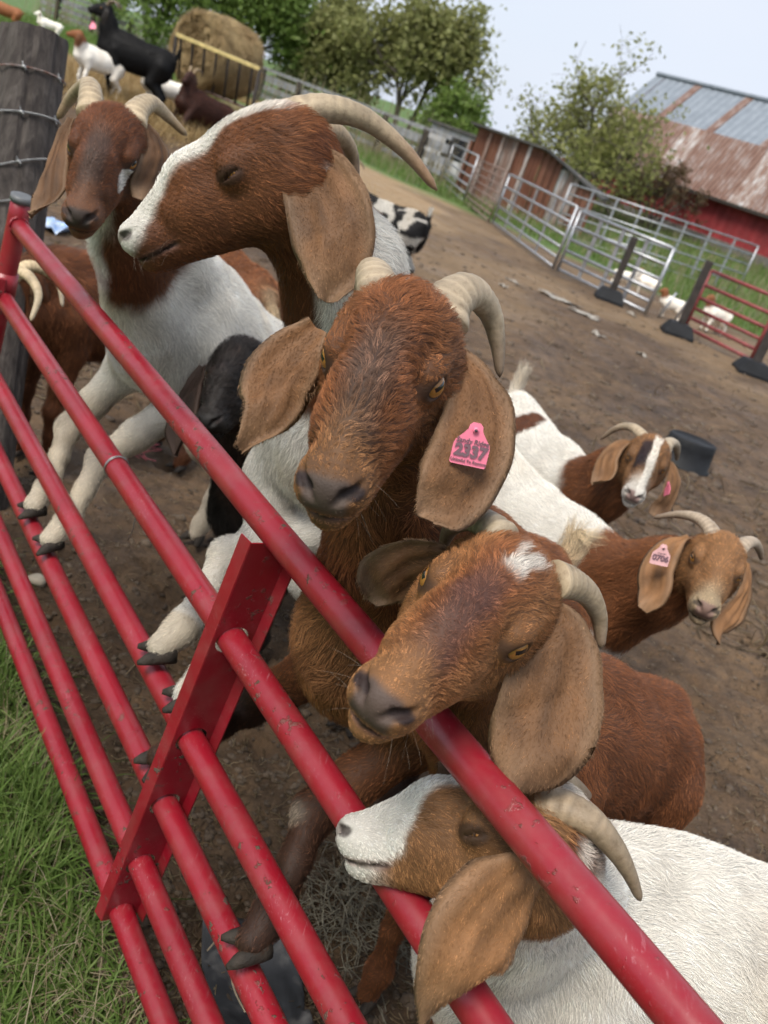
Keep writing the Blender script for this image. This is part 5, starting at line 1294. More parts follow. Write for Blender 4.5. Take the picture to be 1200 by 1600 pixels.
def tree(label, base, height, radius, seed, leaves=7000, leaf=.11, mat=None, group='trees along the fence', trunks=1, lift=.25, name='tree', bud=.0, twig=True, levels=4, clump=.5, bias=None, spread=1.0, tl=.24):
    rng = np.random.default_rng(seed); base = np.asarray(base, float); o = empty(name, base, label, 'tree', group)
    mb = MB(); tips = []
    def grow(p, d, ln, r, lev):
        n_ = 5; pts = [p]; q = p.copy(); dd = d.copy()
        for k in range(n_ - 1):
            dd = nrm(dd + rng.normal(0, .16, 3) + V(0, 0, .05)); q = q + dd * ln / (n_ - 1); pts.append(q.copy())
        mb.tube(pts, np.linspace(r, r * .55, n_), 6 if lev < 2 else 4, False)
        if lev >= 2:
            for pt in pts[1:]: tips.append((pt, dd, lev))
        if lev < levels:
            kids = rng.integers(3, 5) if lev < 2 else rng.integers(2, 4)
            for c in range(kids):
                t = rng.uniform(.35, 1.0); j = min(int(t * (n_ - 1)), n_ - 2); st = lerp(pts[j], pts[j + 1], t * (n_ - 1) - j)
                a = rng.uniform(0, 2 * math.pi); sd = nrm(np.cross(dd, V(math.cos(a), math.sin(a), .3)))
                nd = nrm(dd * rng.uniform(.5, 1.0) + sd * rng.uniform(.6, 1.1) * spread)
                grow(st, nd, ln * rng.uniform(.55, .8), r * .52, lev + 1)
    for k in range(trunks):
        a = 2 * math.pi * (k + rng.random()) / trunks; off = V(math.cos(a), math.sin(a), 0) * (.25 if trunks > 1 else 0)
        grow(base + off * .5 + V(0, 0, -.1), nrm(V(0, 0, 1) + off * 1.6 + (V(0, 0, 0) if bias is None else bias)), height * tl * lerp(1.1, .95, rng.random()), height * .022 / math.sqrt(trunks), 0)
    tp = np.array([t[0] for t in tips]); q = tp - base
    sc3 = V(1, 1, 0) * (radius / np.percentile(np.hypot(q[:, 0], q[:, 1]), 92)) + V(0, 0, 1) * (height / np.percentile(q[:, 2], 98))
    mb.v = [tuple(base + (np.array(v_) - base) * sc3) for v_ in mb.v]; tp = base + q * sc3
    mb.build('trunk', M_BARK, o, True)
    keep = tp[:, 2] > base[2] + height * lift; tp = tp[keep] if keep.sum() > 10 else tp
    dens = rng.random(len(tp)) ** 2 + .05; dens /= dens.sum()
    ix = rng.choice(len(tp), leaves, p=dens); C = tp[ix] + rng.normal(0, clump * height * .045, (leaves, 3))
    A = nrm(rng.normal(0, 1, (leaves, 3))); B_ = nrm(np.cross(A, rng.normal(0, 1, (leaves, 3)))); s_ = leaf * rng.uniform(.6, 1.4, (leaves, 1))
    P = np.stack([C - A * s_, C + B_ * s_ * .5, C + A * s_, C - B_ * s_ * .5], 1).reshape(-1, 3)
    F = np.arange(leaves * 4).reshape(-1, 4)
    sh = np.clip(rng.random(leaves) * .7 + .3 * (.5 + .5 * fbm(C, .8, seed, 2)), 0, 1)
    mt = mat or M_LEAF
    crown = mesh_obj('crown', P, F, mt, o, False, np.repeat(np.stack([sh] * 3, 1), 4, 0))
    return o
def tbase(px, py, d):
    p = at(px, py, d); return V(p[0], p[1], gz(p[0], p[1]) - .1)
tree('dense green tree behind the hay bale', tbase(366, 132, 46), 6.8, 2.9, 3, 16000, .13, clump=1.5, lift=.04, trunks=3)
tree('green tree at the top edge left of the hay bale', tbase(232, 80, 44), 6.0, 2.6, 5, 11000, .12, clump=1.5, lift=.06, trunks=3)
tree('sparse bluish-green tree beyond the pipe fence at top left', tbase(160, 55, 50), 5.5, 2.4, 6, 4500, .11, clump=1.0, trunks=2)
tree('left one of the two middle trees, brownish with young leaves', tbase(510, 195, 47), 5.0, 2.2, 9, 9500, .15, M_LEAF_M, clump=1.5, lift=.03, trunks=4)
tree('right one of the two middle trees, broad and tinged brown', tbase(612, 240, 46), 5.9, 2.7, 12, 12500, .15, M_LEAF_M, clump=1.5, lift=.03, trunks=4)
tree('low bright green bushy tree at the right foot of the middle trees', tbase(690, 258, 45), 2.9, 1.6, 14, 5000, .11, clump=1.4, lift=.03, trunks=4)
tree('wide many-stemmed tree with sparse yellow-green leaves before the barn', tbase(885, 322, 34), 4.7, 3.2, 21, 7500, .095, M_LEAF_Y, trunks=8, lift=.12, clump=.9, levels=4)
tree('bare reddish scrub leaning over the barn wall', tbase(1012, 338, 35.5), 2.6, 1.8, 25, 2600, .07, M_BUD, trunks=4, lift=.3, clump=.8)
# ---- thin dry stalks along the fence
def blades(name, label, pts, hts, wid, mat, seed, lean=.25, kind='stuff', seg=3, curve=.5):
    rng = np.random.default_rng(seed); n_ = len(pts); a = rng.uniform(0, 2 * math.pi, n_); D = np.stack([np.cos(a), np.sin(a), 0 * a], 1); S_ = np.stack([-np.sin(a), np.cos(a), 0 * a], 1)
    hts = np.broadcast_to(hts, (n_,)); wid = np.broadcast_to(wid, (n_,)); le = np.abs(rng.normal(0, lean, n_)); rows = []
    for k in range(seg + 1):
        t = k / seg; w_ = wid * (1 - t) ** .7 * .5 + .0002
        c = pts + V(0, 0, 1) * (hts * t * np.cos(le * t * 1.2))[:, None] + D * (hts * (np.sin(le) * t + curve * le * t * t))[:, None]
        rows += [c - S_ * w_[:, None], c + S_ * w_[:, None]]
    P = np.stack(rows, 1); m = P.shape[1]; F = []
    for k in range(seg): F.append(np.stack([np.arange(n_) * m + 2 * k + j for j in (0, 1, 3, 2)], 1))
    tint = np.repeat(np.clip(rng.normal(.5, .25, n_), 0, 1), m)
    o = mesh_obj(name, P.reshape(-1, 3), np.concatenate(F), mat, None, True, np.stack([tint] * 3, 1)); tag(o, label, None, kind=kind); return o
M_GRASS = leaf_mat('grass_blades', (.075, .125, .024), (.14, .225, .05), (.25, .31, .11))
M_DRY = leaf_mat('dry_stalks', (.24, .19, .11), (.36, .30, .19), (.48, .42, .30))
rng0 = np.random.default_rng(5)
def strip(a, b, n_, w_):
    t = rng0.random(n_)[:, None]; P = a * (1 - t) + b * t + rng0.normal(0, w_, (n_, 3)); P[:, 2] = np.array([gz(x, y) for x, y in P[:, :2]]); return P
blades('dry_reeds', 'pale dry reeds standing along the long pipe fence', np.concatenate([strip(pf[i], pf[i + 1], 170, .5) for i in range(5)]), rng0.uniform(1.0, 2.1, 850), .035, M_DRY, 4, .12)
def scatter(n_, x0, x1, y0, y1, f):
    P = np.stack([rng0.uniform(x0, x1, n_), rng0.uniform(y0, y1, n_), np.zeros(n_)], 1); P = P[f(P)]; P[:, 2] = np.array([gz(x, y) for x, y in P[:, :2]]); return P
def _gm(P):
    t = P @ GN - GD; s = P @ GS; return t > 14.2 - .0 + .10 * np.clip(22 - s, 0, 20)
fg = scatter(60000, -8, 16, 16, 46, _gm)
blades('pasture_grass', 'long green and yellow grass on the bank before the barn', fg, rng0.uniform(.12, .34, len(fg)), .022, M_GRASS, 8, .35)
fd = scatter(9000, -8, 16, 18, 46, _gm)
blades('dry_pasture_stalks', 'dry stalks among the grass by the barn', fd, rng0.uniform(.25, .6, len(fd)), .018, M_DRY, 9, .3)
fl_ = scatter(26000, -22, -4, 22, 48, lambda P: (P[:, 1] > 27) & (P[:, 0] + .3 * (P[:, 1] - 30) < -9))
blades('bank_grass', 'green grass on the bank at the top left', fl_, rng0.uniform(.15, .4, len(fl_)), .025, M_GRASS, 10, .35)
# ------------------------------------------------------------------ wooden post and barbed wire
def oldwood_mat():
    m, n, b = mat_new('weathered_post_wood'); l = n.links.new; tcn = n.nodes.new('ShaderNodeTexCoord')
    mpn = n.nodes.new('ShaderNodeMapping'); mpn.inputs['Scale'].default_value = (38, 38, 2.2); l(tcn.outputs['Object'], mpn.inputs['Vector'])
    q = node(n, 'ShaderNodeTexNoise', Scale=1.0, Detail=8.0, Roughness=.72, Distortion=.5); l(mpn.outputs[0], q.inputs['Vector'])
    q2 = node(n, 'ShaderNodeTexNoise', Scale=5.0, Detail=4.0, Roughness=.6); l(tcn.outputs['Object'], q2.inputs['Vector'])
    r = ramp(n, [(.28, (.012, .010, .009)), (.45, (.045, .036, .032)), (.62, (.09, .078, .070)), (.8, (.19, .175, .165))]); l(q.outputs['Fac'], r.inputs['Fac'])
    r2 = ramp(n, [(.3, (.55, .5, .48)), (.65, (1.15, 1.12, 1.1))]); l(q2.outputs['Fac'], r2.inputs['Fac'])
    mxn = n.nodes.new('ShaderNodeMix'); mxn.data_type = 'RGBA'; mxn.blend_type = 'MULTIPLY'; mxn.inputs[0].default_value = 1; l(r.outputs[0], mxn.inputs[6]); l(r2.outputs[0], mxn.inputs[7]); l(mxn.outputs[2], b.inputs['Base Color'])
    bp = node(n, 'ShaderNodeBump', Strength=.9, Distance=.012); l(q.outputs['Fac'], bp.inputs['Height']); l(bp.outputs[0], b.inputs['Normal']); b.inputs['Roughness'].default_value = .85
    return m
M_OLDWOOD = oldwood_mat()
pt = at(54, 56, 2.95); pb = at(8, 420, 3.02); ax_ = nrm(pt - pb); pb = pb - ax_ * (pb[2] / ax_[2] + .15); prad = .103
post = empty('wooden_post', V(pb[0], pb[1], 0), 'thick weathered dark wooden post at the left edge strung with barbed wire', 'post')
mb = MB(); nA = 40; zz = np.linspace(0, 1, 30); lenp = np.linalg.norm(pt - pb)
ra_ = nrm(np.cross(ax_, V(0, 1, 0))); rb_ = np.cross(ax_, ra_); vs = []
for z in zz:
    for k in range(nA):
        a = 2 * math.pi * k / nA; q = pb + ax_ * z * lenp
        nn_ = float(fbm(np.array([[math.cos(a) * 2.2, math.sin(a) * 2.2, z * 1.3]]), 1.6, 4, 4)[0]); crack = -.010 * max(0, math.sin(a * 7 + 2 * nn_)) ** 14
        r = prad * (1 + .045 * nn_) + crack
        vs.append(q + (ra_ * math.cos(a) + rb_ * math.sin(a)) * r + ax_ * (.010 * nn_ if z == 1 else 0))
vs.append(pt + ax_ * .004); fs = [(i * nA + k, i * nA + (k + 1) % nA, (i + 1) * nA + (k + 1) % nA, (i + 1) * nA + k) for i in range(29) for k in range(nA)]
fs += [(29 * nA + k, 29 * nA + (k + 1) % nA, 30 * nA) for k in range(nA)]
mb.add(vs, fs); mb.build('timber', M_OLDWOOD, post, False)
# barbed wires across the post
tocam = nrm(CAM - pt); fx = nrm(tocam - ax_ * (tocam @ ax_)); fs_ = np.cross(ax_, fx)     # fs_ points to the picture's right
if fs_ @ RIGHT < 0: fs_ = -fs_
M_RWIRE = simple_mat('rusty_wire', (.16, .07, .05), .7, .5, var=.5, scale=60, col2=(.3, .28, .27))
for i, (py0, py1, lab) in enumerate([(98, 126, 'top strand of barbed wire across the wooden post, partly rusted'), (168, 192, 'second strand of barbed wire across the wooden post'), (253, 259, 'third strand of barbed wire across the wooden post'), (311, 322, 'lowest strand of barbed wire on the wooden post, just above the gate end')]):
    c0 = at(48, (py0 + py1) / 2, 2.9); h = (c0 - pb) @ ax_; cc = pb + ax_ * h
    slope = ((py1 - py0) / 95. - .33) * .17
    pts = []
    for a in np.linspace(-100, 85, 40):
        ar = math.radians(a); pts.append(cc + (fx * math.cos(ar) + fs_ * math.sin(ar)) * (prad + .007) - ax_ * (math.sin(ar) * slope))
    lead = [pts[0] - fs_ * .5 - fx * .5, pts[0] - fs_ * .2 - fx * .25]; pts = lead + pts + [pts[-1] - fx * .08 - fs_ * .01, pts[-1] - fx * .5]
    P_ = np.array(pts); o = empty('barbed_wire', cc, lab, 'barbed wire', 'barbed wire strands')
    mb = MB()
    for ph in (0, math.pi):
        T_ = np.linspace(0, len(P_) - 1, 260); Q_ = np.stack([np.interp(T_, np.arange(len(P_)), P_[:, k]) for k in range(3)], 1)
        tw = T_ * 3.4 + ph; Q_ = Q_ + .0022 * (np.cos(tw)[:, None] * ax_ + np.sin(tw)[:, None] * fx); mb.tube(Q_, .0017, 5)
    mb.build('strand', M_RWIRE if i == 0 else M_WIRE, o, True)
    for j in range(3):
        k = 2 + 6 + j * 13 + i; p = P_[k]; b_ = MB()
        t_ = nrm(P_[k + 1] - P_[k])
        for q in range(2):
            d_ = nrm(ax_ * (1 if q else -.6) + fx * .6 + t_ * (.5 - q)); b_.tube([p - d_ * .016, p + d_ * .016], [.0012, .0016], 5)
        b_.tube([p - t_ * .006, p + t_ * .006], .0048, 7); b_.build('barb', M_WIRE, o, True)

# ------------------------------------------------------------------ hay bale and its feeder
def hay_mat():
    m, n, b = mat_new('hay'); l = n.links.new; tcn = n.nodes.new('ShaderNodeTexCoord')
    q = node(n, 'ShaderNodeTexNoise', Scale=14.0, Detail=8.0, Roughness=.75); l(tcn.outputs['Object'], q.inputs['Vector'])
    r = ramp(n, [(.3, (.12, .075, .03)), (.5, (.26, .175, .08)), (.72, (.42, .31, .16))]); l(q.outputs['Fac'], r.inputs['Fac']); l(r.outputs[0], b.inputs['Base Color']); b.inputs['Roughness'].default_value = .85
    bp = node(n, 'ShaderNodeBump', Strength=.8, Distance=.04); l(q.outputs['Fac'], bp.inputs['Height']); l(bp.outputs[0], b.inputs['Normal'])
    return m
M_HAY = hay_mat()
dBale = 15.0
bc = at(340, 88, dBale); bz_ = float(gz(bc[0], bc[1]))
bax = nrm(V(-.45, -1.0, .0)); bsd = np.cross(V(0, 0, 1), bax); Rb = .54; Lb = .95
bale = empty('hay_bale', V(bc[0], bc[1], bz_), 'big round hay bale held in the feeder at top left', 'hay bale')
rngb = np.random.default_rng(3); P_, F_ = [], []
nr, na = 12, 56
def bp_(rad, a, x):
    q = bc + bsd * math.cos(a) * rad + V(0, 0, 1) * math.sin(a) * rad * .96 + bax * x; return q
rows = []
for x, rr_ in [(Lb / 2 + .03 * math.cos(k * 1.9), Rb * (k + .3) / nr) for k in range(nr)] + [(Lb / 2 * f, Rb * (1.0 + .02 * math.sin(9 * f))) for f in np.linspace(.97, -.97, 12)] + [(-Lb / 2, Rb * .9), (-Lb / 2, .02)]:
    for k in range(na):
        a = 2 * math.pi * k / na; P_.append(bp_(rr_ * (1 + .02 * math.sin(a * 5 + x * 7)), a, x + rngb.normal(0, .012) + .02 * math.sin(a + rr_ * 40)))
    rows.append(1)
for i in range(len(rows) - 1):
    for k in range(na): F_.append((i * na + k, (i + 1) * na + k, (i + 1) * na + (k + 1) % na, i * na + (k + 1) % na))
P_ = np.array(P_); F_ = np.array(F_)
bo = mesh_obj('roll', P_, F_, M_HAY, bale, True)
Nb = np.zeros_like(P_); Nf = np.cross(P_[F_[:, 1]] - P_[F_[:, 0]], P_[F_[:, 3]] - P_[F_[:, 0]])
for k in range(4): np.add.at(Nb, F_[:, k], Nf)
Nb = nrm(Nb); Nb = Nb * np.sign(((P_ - bc) * Nb).sum(1, keepdims=True) + 1e-9)
tang = nrm(np.cross(P_ - bc, bax))
build_fur('loose_hay', bo, P_, F_, Nb, lambda R, W_: lerp(V(.17, .105, .045)[None], V(.50, .38, .20)[None], np.clip(.5 + .6 * fbm(R, 6, 4, 3), 0, 1)[:, None]), tang, lambda R, W_: np.full(len(R), .14), 4200, None, 7, rad=.0045, lift=.25, npt=3, wild=.35)
# feeder
M_YEL = simple_mat('worn_yellow_paint', (.50, .40, .16), .6, var=.25, scale=9)
fd_ = empty('hay_feeder', V(bc[0], bc[1], bz_), 'slatted feeder with a pale yellow top bar cradling the hay bale', 'hay feeder')
f0, f1 = at(276, 54, dBale - .75), at(406, 108, dBale - .95)
dirf = nrm(f1 - f0); mb = MB(); mb.bbox((f0 + f1) / 2, (np.linalg.norm(f1 - f0) / 2, .03, .028), np.stack([dirf, nrm(np.cross(V(0, 0, 1), dirf)), np.cross(dirf, nrm(np.cross(V(0, 0, 1), dirf)))], 1), .006); mb.build('top_bar', M_YEL, fd_)
inw = nrm(np.cross(V(0, 0, 1), dirf)); inw = inw if inw[1] > 0 else -inw
for k in range(7):
    a = f0 + dirf * (np.linalg.norm(f1 - f0) * (k + .4) / 7); mb = MB(); mb.tube([a, a + V(0, 0, -.62) + inw * .42 - dirf * .12], .02, 6); mb.build('slat', M_POSTWOOD, fd_, True)
for e in (f0, f1):
    mb = MB(); g0 = float(gz(e[0], e[1])); mb.tube([e, V(e[0], e[1], g0) + inw * .15], .028, 6); mb.build('leg', M_POSTWOOD, fd_, True)
mb = MB(); mb.tube([f0 + V(0, 0, -.62) + inw * .42, f1 + V(0, 0, -.62) + inw * .42], .025, 6); mb.build('lower_bar', M_RUSTY, fd_, True)
# straw bedding round the feeder: uncountable strands
sp_ = []
rs = np.random.default_rng(9)
for px, py, rad, n_ in ((330, 175, 1.5, 9000), (395, 165, 1.2, 4000), (130, 125, 1.4, 4000), (250, 190, 1.0, 2500)):
    c = on_ground(px, py); q = c + rs.normal(0, 1, (n_, 3)) * V(rad, rad, 0) * .55; sp_.append(q)
Q = np.concatenate(sp_); Q[:, 2] = np.array([gz(x, y) for x, y in Q[:, :2]]) + .01
hp_ = .30 * np.exp(-(((Q[:, 0] - on_ground(345, 170)[0]) / .8) ** 2 + ((Q[:, 1] - on_ground(345, 170)[1]) / .8) ** 2)); Q[:, 2] += hp_ * rs.random(len(Q))
blades('straw_bedding', 'golden straw bedding spread round the hay feeder', Q, rs.uniform(.12, .3, len(Q)), .010, leaf_mat('straw', (.26, .17, .07), (.42, .30, .14), (.55, .43, .24)), 12, 1.2)

# ------------------------------------------------------------------ far goats
def far_goat(label, group, S, Hp, size, colour, look=None, horns=True, hornc=None, earc=None, res=.02, headup=.30, headfwd=.24, tail=.2, name='goat', stand=True, fur=0, seed=3, girth=1.0, furrad=.0014, eyes=True):
    S = np.asarray(S, float); Hp = np.asarray(Hp, float); fw = nrm(S - Hp); fh = nrm(V(fw[0], fw[1], 0))
    lk = nrm(np.asarray(look, float)) if look is not None else nrm(fh + V(0, 0, -.35))
    pos = S + fh * headfwd * size + V(0, 0, headup * size); R3 = frame(lk); g = Goat(label, group, (R3, pos, size * 1.02), S, Hp, size, girth, name=name)
    g.base[2] = float(gz(g.base[0], g.base[1])); g.head(detail=False); g.neck(); g.torso(); g.tail(tail)
    if stand:
        fwd = fh; sd = nrm(V(g.B[0, 0], g.B[1, 0], 0))
        for q in (-1, 1):
            c = S + sd * q * .095 * size; g.foreleg(q, V(c[0], c[1], gz(c[0], c[1]) + .045 * size), toe=fwd)
            c = Hp + sd * q * .095 * size - fwd * .02 * size; g.hindleg(q, V(c[0], c[1], gz(c[0], c[1]) + .045 * size))
    else:
        sd = nrm(V(g.B[0, 0], g.B[1, 0], 0))
        for q in (-1, 1):
            zg_ = gz(S[0], S[1]); g.f.chain([S + sd * q * .1 * size, V(*(S + sd * q * .13 * size + fh * .16 * size)[:2], zg_ + .07 * size), V(*(S + sd * q * .12 * size - fh * .02 * size)[:2], zg_ + .04 * size)], np.array([.06, .035, .026]) * size)
            g.f.chain([Hp + sd * q * .12 * size, V(*(Hp + sd * q * .2 * size + fh * .2 * size)[:2], zg_ + .09 * size), V(*(Hp + sd * q * .2 * size)[:2], zg_ + .04 * size)], np.array([.09, .05, .03]) * size)
    g.build(colour, res=res, near=False, fur=fur, head_fur=fur, eyes=eyes, eye_mat=M_EYE_DARK, seed=seed, furrad=furrad, furlen=(.015, .03, .03, .015, .05))
    for q in (-1, 1):
        ear_part(g.root, [g.hw(q * .045, -.045, .018), g.hw(q * .078, -.058, -.01), g.hw(q * .088, -.05, -.07), g.hw(q * .082, -.035, -.12), g.hw(q * .07, -.02, -.165)], .042 * size, g.R[:, 1], .3 * q, col=earc, seed=seed + q, fur=0, nu=12, nv=7)
        if horns: horn_part(g.root, [g.hw(q * .028, -.052, .045), g.hw(q * .036, -.075, .085), g.hw(q * .055, -.13, .10), g.hw(q * .075, -.18, .07), g.hw(q * .085, -.205, .02)], .022 * size, .005, col=hornc, n=16, seg=8, rings=10)
    return g
def flat(c, dark=.15, sd_=1):
    def f(g, R, W): return vary(R, np.tile(c, (len(R), 1)), sd_, dark)
    return f
def headed(body, head, reach=.30, sd_=2):
    def f(g, R, W):
        d2 = np.linalg.norm(R - g.hw(0, 0, 0), axis=1); n_ = fbm(R, 9, sd_, 2)
        return vary(R, lerp(np.tile(body, (len(R), 1)), head, sstep(reach * g.size + .03, reach * g.size - .03, d2 + .05 * n_)[:, None]), sd_, .12)
    return f
MG = 'goats on the straw mound'
# black goat on the mound, in profile
pF, pH = on_ground(160, 152), on_ground(236, 182)
zS = (pF[2] + pH[2]) / 2
bodyI = nrm(V(*(pF - pH)[:2], 0)); cI = (pF + pH) / 2
far_goat('black horned goat standing in profile on the straw mound', MG, cI + bodyI * .27 + V(0, 0, .66), cI - bodyI * .33 + V(0, 0, .64), 1.08, flat(V(.008, .0075, .008)), look=bodyI + V(0, 0, -.12), hornc=V(.20, .17, .13), earc=V(.03, .025, .022), tail=.75, fur=1.2, seed=111, headup=.36)
kJ = on_ground(140, 150); far_goat('white kid with a brown head at the black goat\'s chest', MG, kJ + V(-.10, -.1, .46), kJ + V(.18, .25, .44), .72, headed(WHT * .95, RED, .20), look=V(-1, -.2, -.1), horns=False, earc=RED, seed=113)
kJ2 = on_ground(212, 172); far_goat('white kid half hidden behind the black goat\'s legs', MG, kJ2 + V(-.05, .5, .36), kJ2 + V(.3, .8, .36), .65, flat(WHT * .95), look=V(-1, -.4, -.3), horns=False, earc=WHT * .8, seed=115)
kK = on_ground(285, 205); far_goat('dark brown horned goat lying in front of the hay bale', MG, kK + V(0, .1, .36), kK + V(.35, .55, .30), 1.0, flat(V(.06, .022, .014)), look=V(-.1, -1, -.2), hornc=V(.32, .25, .16), earc=V(.07, .03, .02), stand=False, seed=117, headup=.32, headfwd=.12, fur=1.0)
# black and white spotted goat seen from behind
def col_spot(g, R, W):
    n_ = fbm(R, 9.5, 77, 2); return vary(R, np.where((n_ > .13)[:, None], WHT * .8, BLK * 1.4), 3, .1)
kL = on_ground(612, 452); dL = nrm(V(-1.0, .35, 0))
far_goat('black and white spotted goat seen from behind with its tail up', 'goats standing in the pen', kL + dL * .66 + V(0, 0, .54), kL + V(0, 0, .58), 1.02, col_spot, horns=True, earc=BLK * 2, tail=.95, seed=119, fur=1.2, furrad=.001)
# brown goats behind the white one at the left
pM = at(60, 500, 3.1); far_goat('reddish brown goat with curved pale horns at the left edge behind the gate', GATE_GROUP, V(pM[0] + .02, pM[1] + .10, .60), V(pM[0] + .35, pM[1] + .62, .56), .92, flat(REDD * 1.3, .3), look=V(-.55, -.8, -.5), horns=False, res=.014, headup=.10, headfwd=.22, seed=121, fur=3, furrad=.0005, earc=REDD * 1.2)
gM = [o for o in COL.objects if o.get('label', '').startswith('reddish brown goat with curved')][0]
horn_part(gM, [at(-5, 440, 2.75), at(18, 424, 2.74), at(45, 432, 2.72), at(60, 462, 2.70), at(48, 502, 2.68)], .021, .005, col=V(.55, .47, .34), seed=21, tip=V(.5, .42, .3))
horn_part(gM, [at(20, 432, 2.85), at(45, 416, 2.87), at(72, 424, 2.9), at(92, 446, 2.92), at(98, 480, 2.93)], .021, .005, col=V(.52, .44, .31), seed=22, tip=V(.48, .40, .3))
def col_N(g, R, W): return vary(R, lerp(np.tile(RED * 1.15, (len(R), 1)), CRM * .8, (W[:, 4] * .9)[:, None]), 8, .15)
pN = at(378, 500, 3.9); far_goat('reddish brown goat turned away with a cream tail behind the white goat', GATE_GROUP, V(pN[0] - .28, pN[1] + .45, .58), V(pN[0], pN[1] + .1, .60), .95, col_N, tail=.0, res=.014, horns=False, seed=123, fur=2.5, furrad=.0007, earc=RED, girth=.95)
PG = 'goats in the far pen'
for (px, py, dx, dy, sz, hc_, lab) in ((968, 452, 1, .2, .5, WHT * .9, 'white kid behind the silver gate beside the dark post'), (1003, 462, -1, .3, .52, RED, 'white kid with a brown head behind the right end of the silver gate'),
                                   (1040, 498, -1, -.2, .52, RED, 'white kid with a brown head in the gap beside the two loose pipes'), (1106, 520, -.8, -.5, .68, RED, 'white goat with a brown head behind the faded red gate')):
    p = on_ground(px, py); d = nrm(V(dx, dy, 0)); far_goat(lab, PG, p + d * .2 * sz + V(0, 0, .50 * sz), p - d * .3 * sz + V(0, 0, .5 * sz), sz, headed(WHT, hc_, .22, int(px)), res=.024, horns=False, earc=hc_, seed=int(px), eyes=False)
p = on_ground(8, 45); far_goat('brown goat at the extreme top left corner', MG, p + V(-.3, 0, .5), p + V(.2, .2, .5), .9, flat(RED * 1.2), res=.024, horns=False, seed=131, eyes=False, look=V(1, -.3, -.1))
# far_goat also far left: white one by the bank
p = on_ground(72, 62); far_goat('white goat on the green bank just right of the wooden post', MG, p + V(-.2, 0, .45), p + V(.2, .3, .45), .75, flat(WHT), res=.024, horns=False, seed=133, eyes=False)
# ------------------------------------------------------------------ upturned black tub
tb = on_ground(1052, 722); tz = float(gz(tb[0], tb[1]))
mb = MB(); prof = [(0, .232), (0, .150), (.004, .232), (.13, .172), (.165, .165), (.225, .158), (.2275, .150), (.218, .135), (.216, .001)]
n_ = 40; vs = []
rngt = np.random.default_rng(4)
for (z, r) in [(.0, .150), (.0, .205), (.018, .208), (.022, .190), (.15, .178), (.205, .172), (.214, .164), (.214, .150), (.206, .142), (.206, .002)]:
    for k in range(n_):
        a = 2 * math.pi * k / n_; vs.append(V(tb[0] + .06, tb[1], tz - .005) + V(math.cos(a) * r, math.sin(a) * r * .82, z))
mb.add(vs, [(i * n_ + k, i * n_ + (k + 1) % n_, (i + 1) * n_ + (k + 1) % n_, (i + 1) * n_ + k) for i in range(9) for k in range(n_)])
tub = mb.build('feed_tub', M_BLACKPL, None, True, loc=V(tb[0] + .06, tb[1], tz)); tag(tub, 'upturned black rubber tub on the mud behind the patched goat', 'tub')

# ------------------------------------------------------------------ ear tags with their print
def tag_mat(name, c): return simple_mat(name, c, .45, var=.08, scale=30)
M_TAGP = tag_mat('pink_tag_plastic', (.80, .20, .30)); M_TAGL = tag_mat('faded_pink_tag_plastic', (.72, .42, .42))
M_INK = simple_mat('tag_ink', (.07, .045, .06), .7)
def text_mesh(body, size, mat, M, loc, parent, name='print', bold=0.0):
    cu = bpy.data.curves.new('t', 'FONT'); cu.body = body; cu.size = size; cu.align_x = 'CENTER'; cu.align_y = 'CENTER'; cu.offset = bold * size; cu.extrude = .0002; cu.resolution_u = 3
    t = bpy.data.objects.new('t', cu); COL.objects.link(t); bpy.context.view_layer.update()
    me = bpy.data.meshes.new_from_object(t.evaluated_get(bpy.context.evaluated_depsgraph_get())); COL.objects.unlink(t); bpy.data.objects.remove(t)
    me.materials.clear(); me.materials.append(mat); me.name = name
    P = np.array([v.co[:] for v in me.vertices]); W_ = np.asarray(loc) + P @ np.asarray(M).T
    me.vertices.foreach_set('co', W_.astype(np.float32).ravel()); me.update()
    o = bpy.data.objects.new(name, me); COL.objects.link(o); put_child(o, parent); return o
def ear_tag(owner_root, c, rgt, up, sz, mat, lines, label=None, name='ear_tag', ink=M_INK):
    """a flag-shaped tag: neck on top, wide body; lines = [(text, size, y, bold)] in tag widths. A part of its goat."""
    rgt = nrm(rgt); up = nrm(up - rgt * (up @ rgt)); nn_ = np.cross(rgt, up); M3 = np.stack([rgt, up, nn_], 1)
    out = [(-.5, -.5), (-.46, -.54), (.46, -.54), (.5, -.5), (.5, -.02), (.47, .10), (.30, .30), (.20, .44), (.18, .56), (.10, .64), (-.10, .64), (-.18, .56), (-.20, .44), (-.30, .30), (-.47, .10), (-.5, -.02)]
    th = .0016; m = len(out); vs = [c + M3 @ (np.array([x * sz, y * sz, .0012 * math.cos(x * 3) + s * th])) for s in (-.5, .5) for x, y in out]
    fs = [tuple(range(m))[::-1], tuple(range(m, 2 * m))] + [(i, (i + 1) % m, m + (i + 1) % m, m + i) for i in range(m)]
    o = mesh_obj(name, np.array(vs), fs, mat, owner_root, False)
    if label: o['label'] = label
    mb = MB(); mb.tube([c + M3 @ V(0, .44 * sz, .0008), c + M3 @ V(0, .44 * sz, .0040)], .085 * sz, 14); mb.build('stud', mat, o, True)
    mb = MB(); mb.tube([c + M3 @ V(0, .44 * sz, .0035), c + M3 @ V(0, .44 * sz, .0044)], .045 * sz, 12); mb.build('stud_hole_shade', M_INK, o, True)  # dark disc on the stud: the hole's shade put in as colour
    for tx, s_, y, bd in lines: text_mesh(tx, s_ * sz, ink, M3, c + M3 @ V(0, y * sz, .0021), o, bold=bd)
    return o
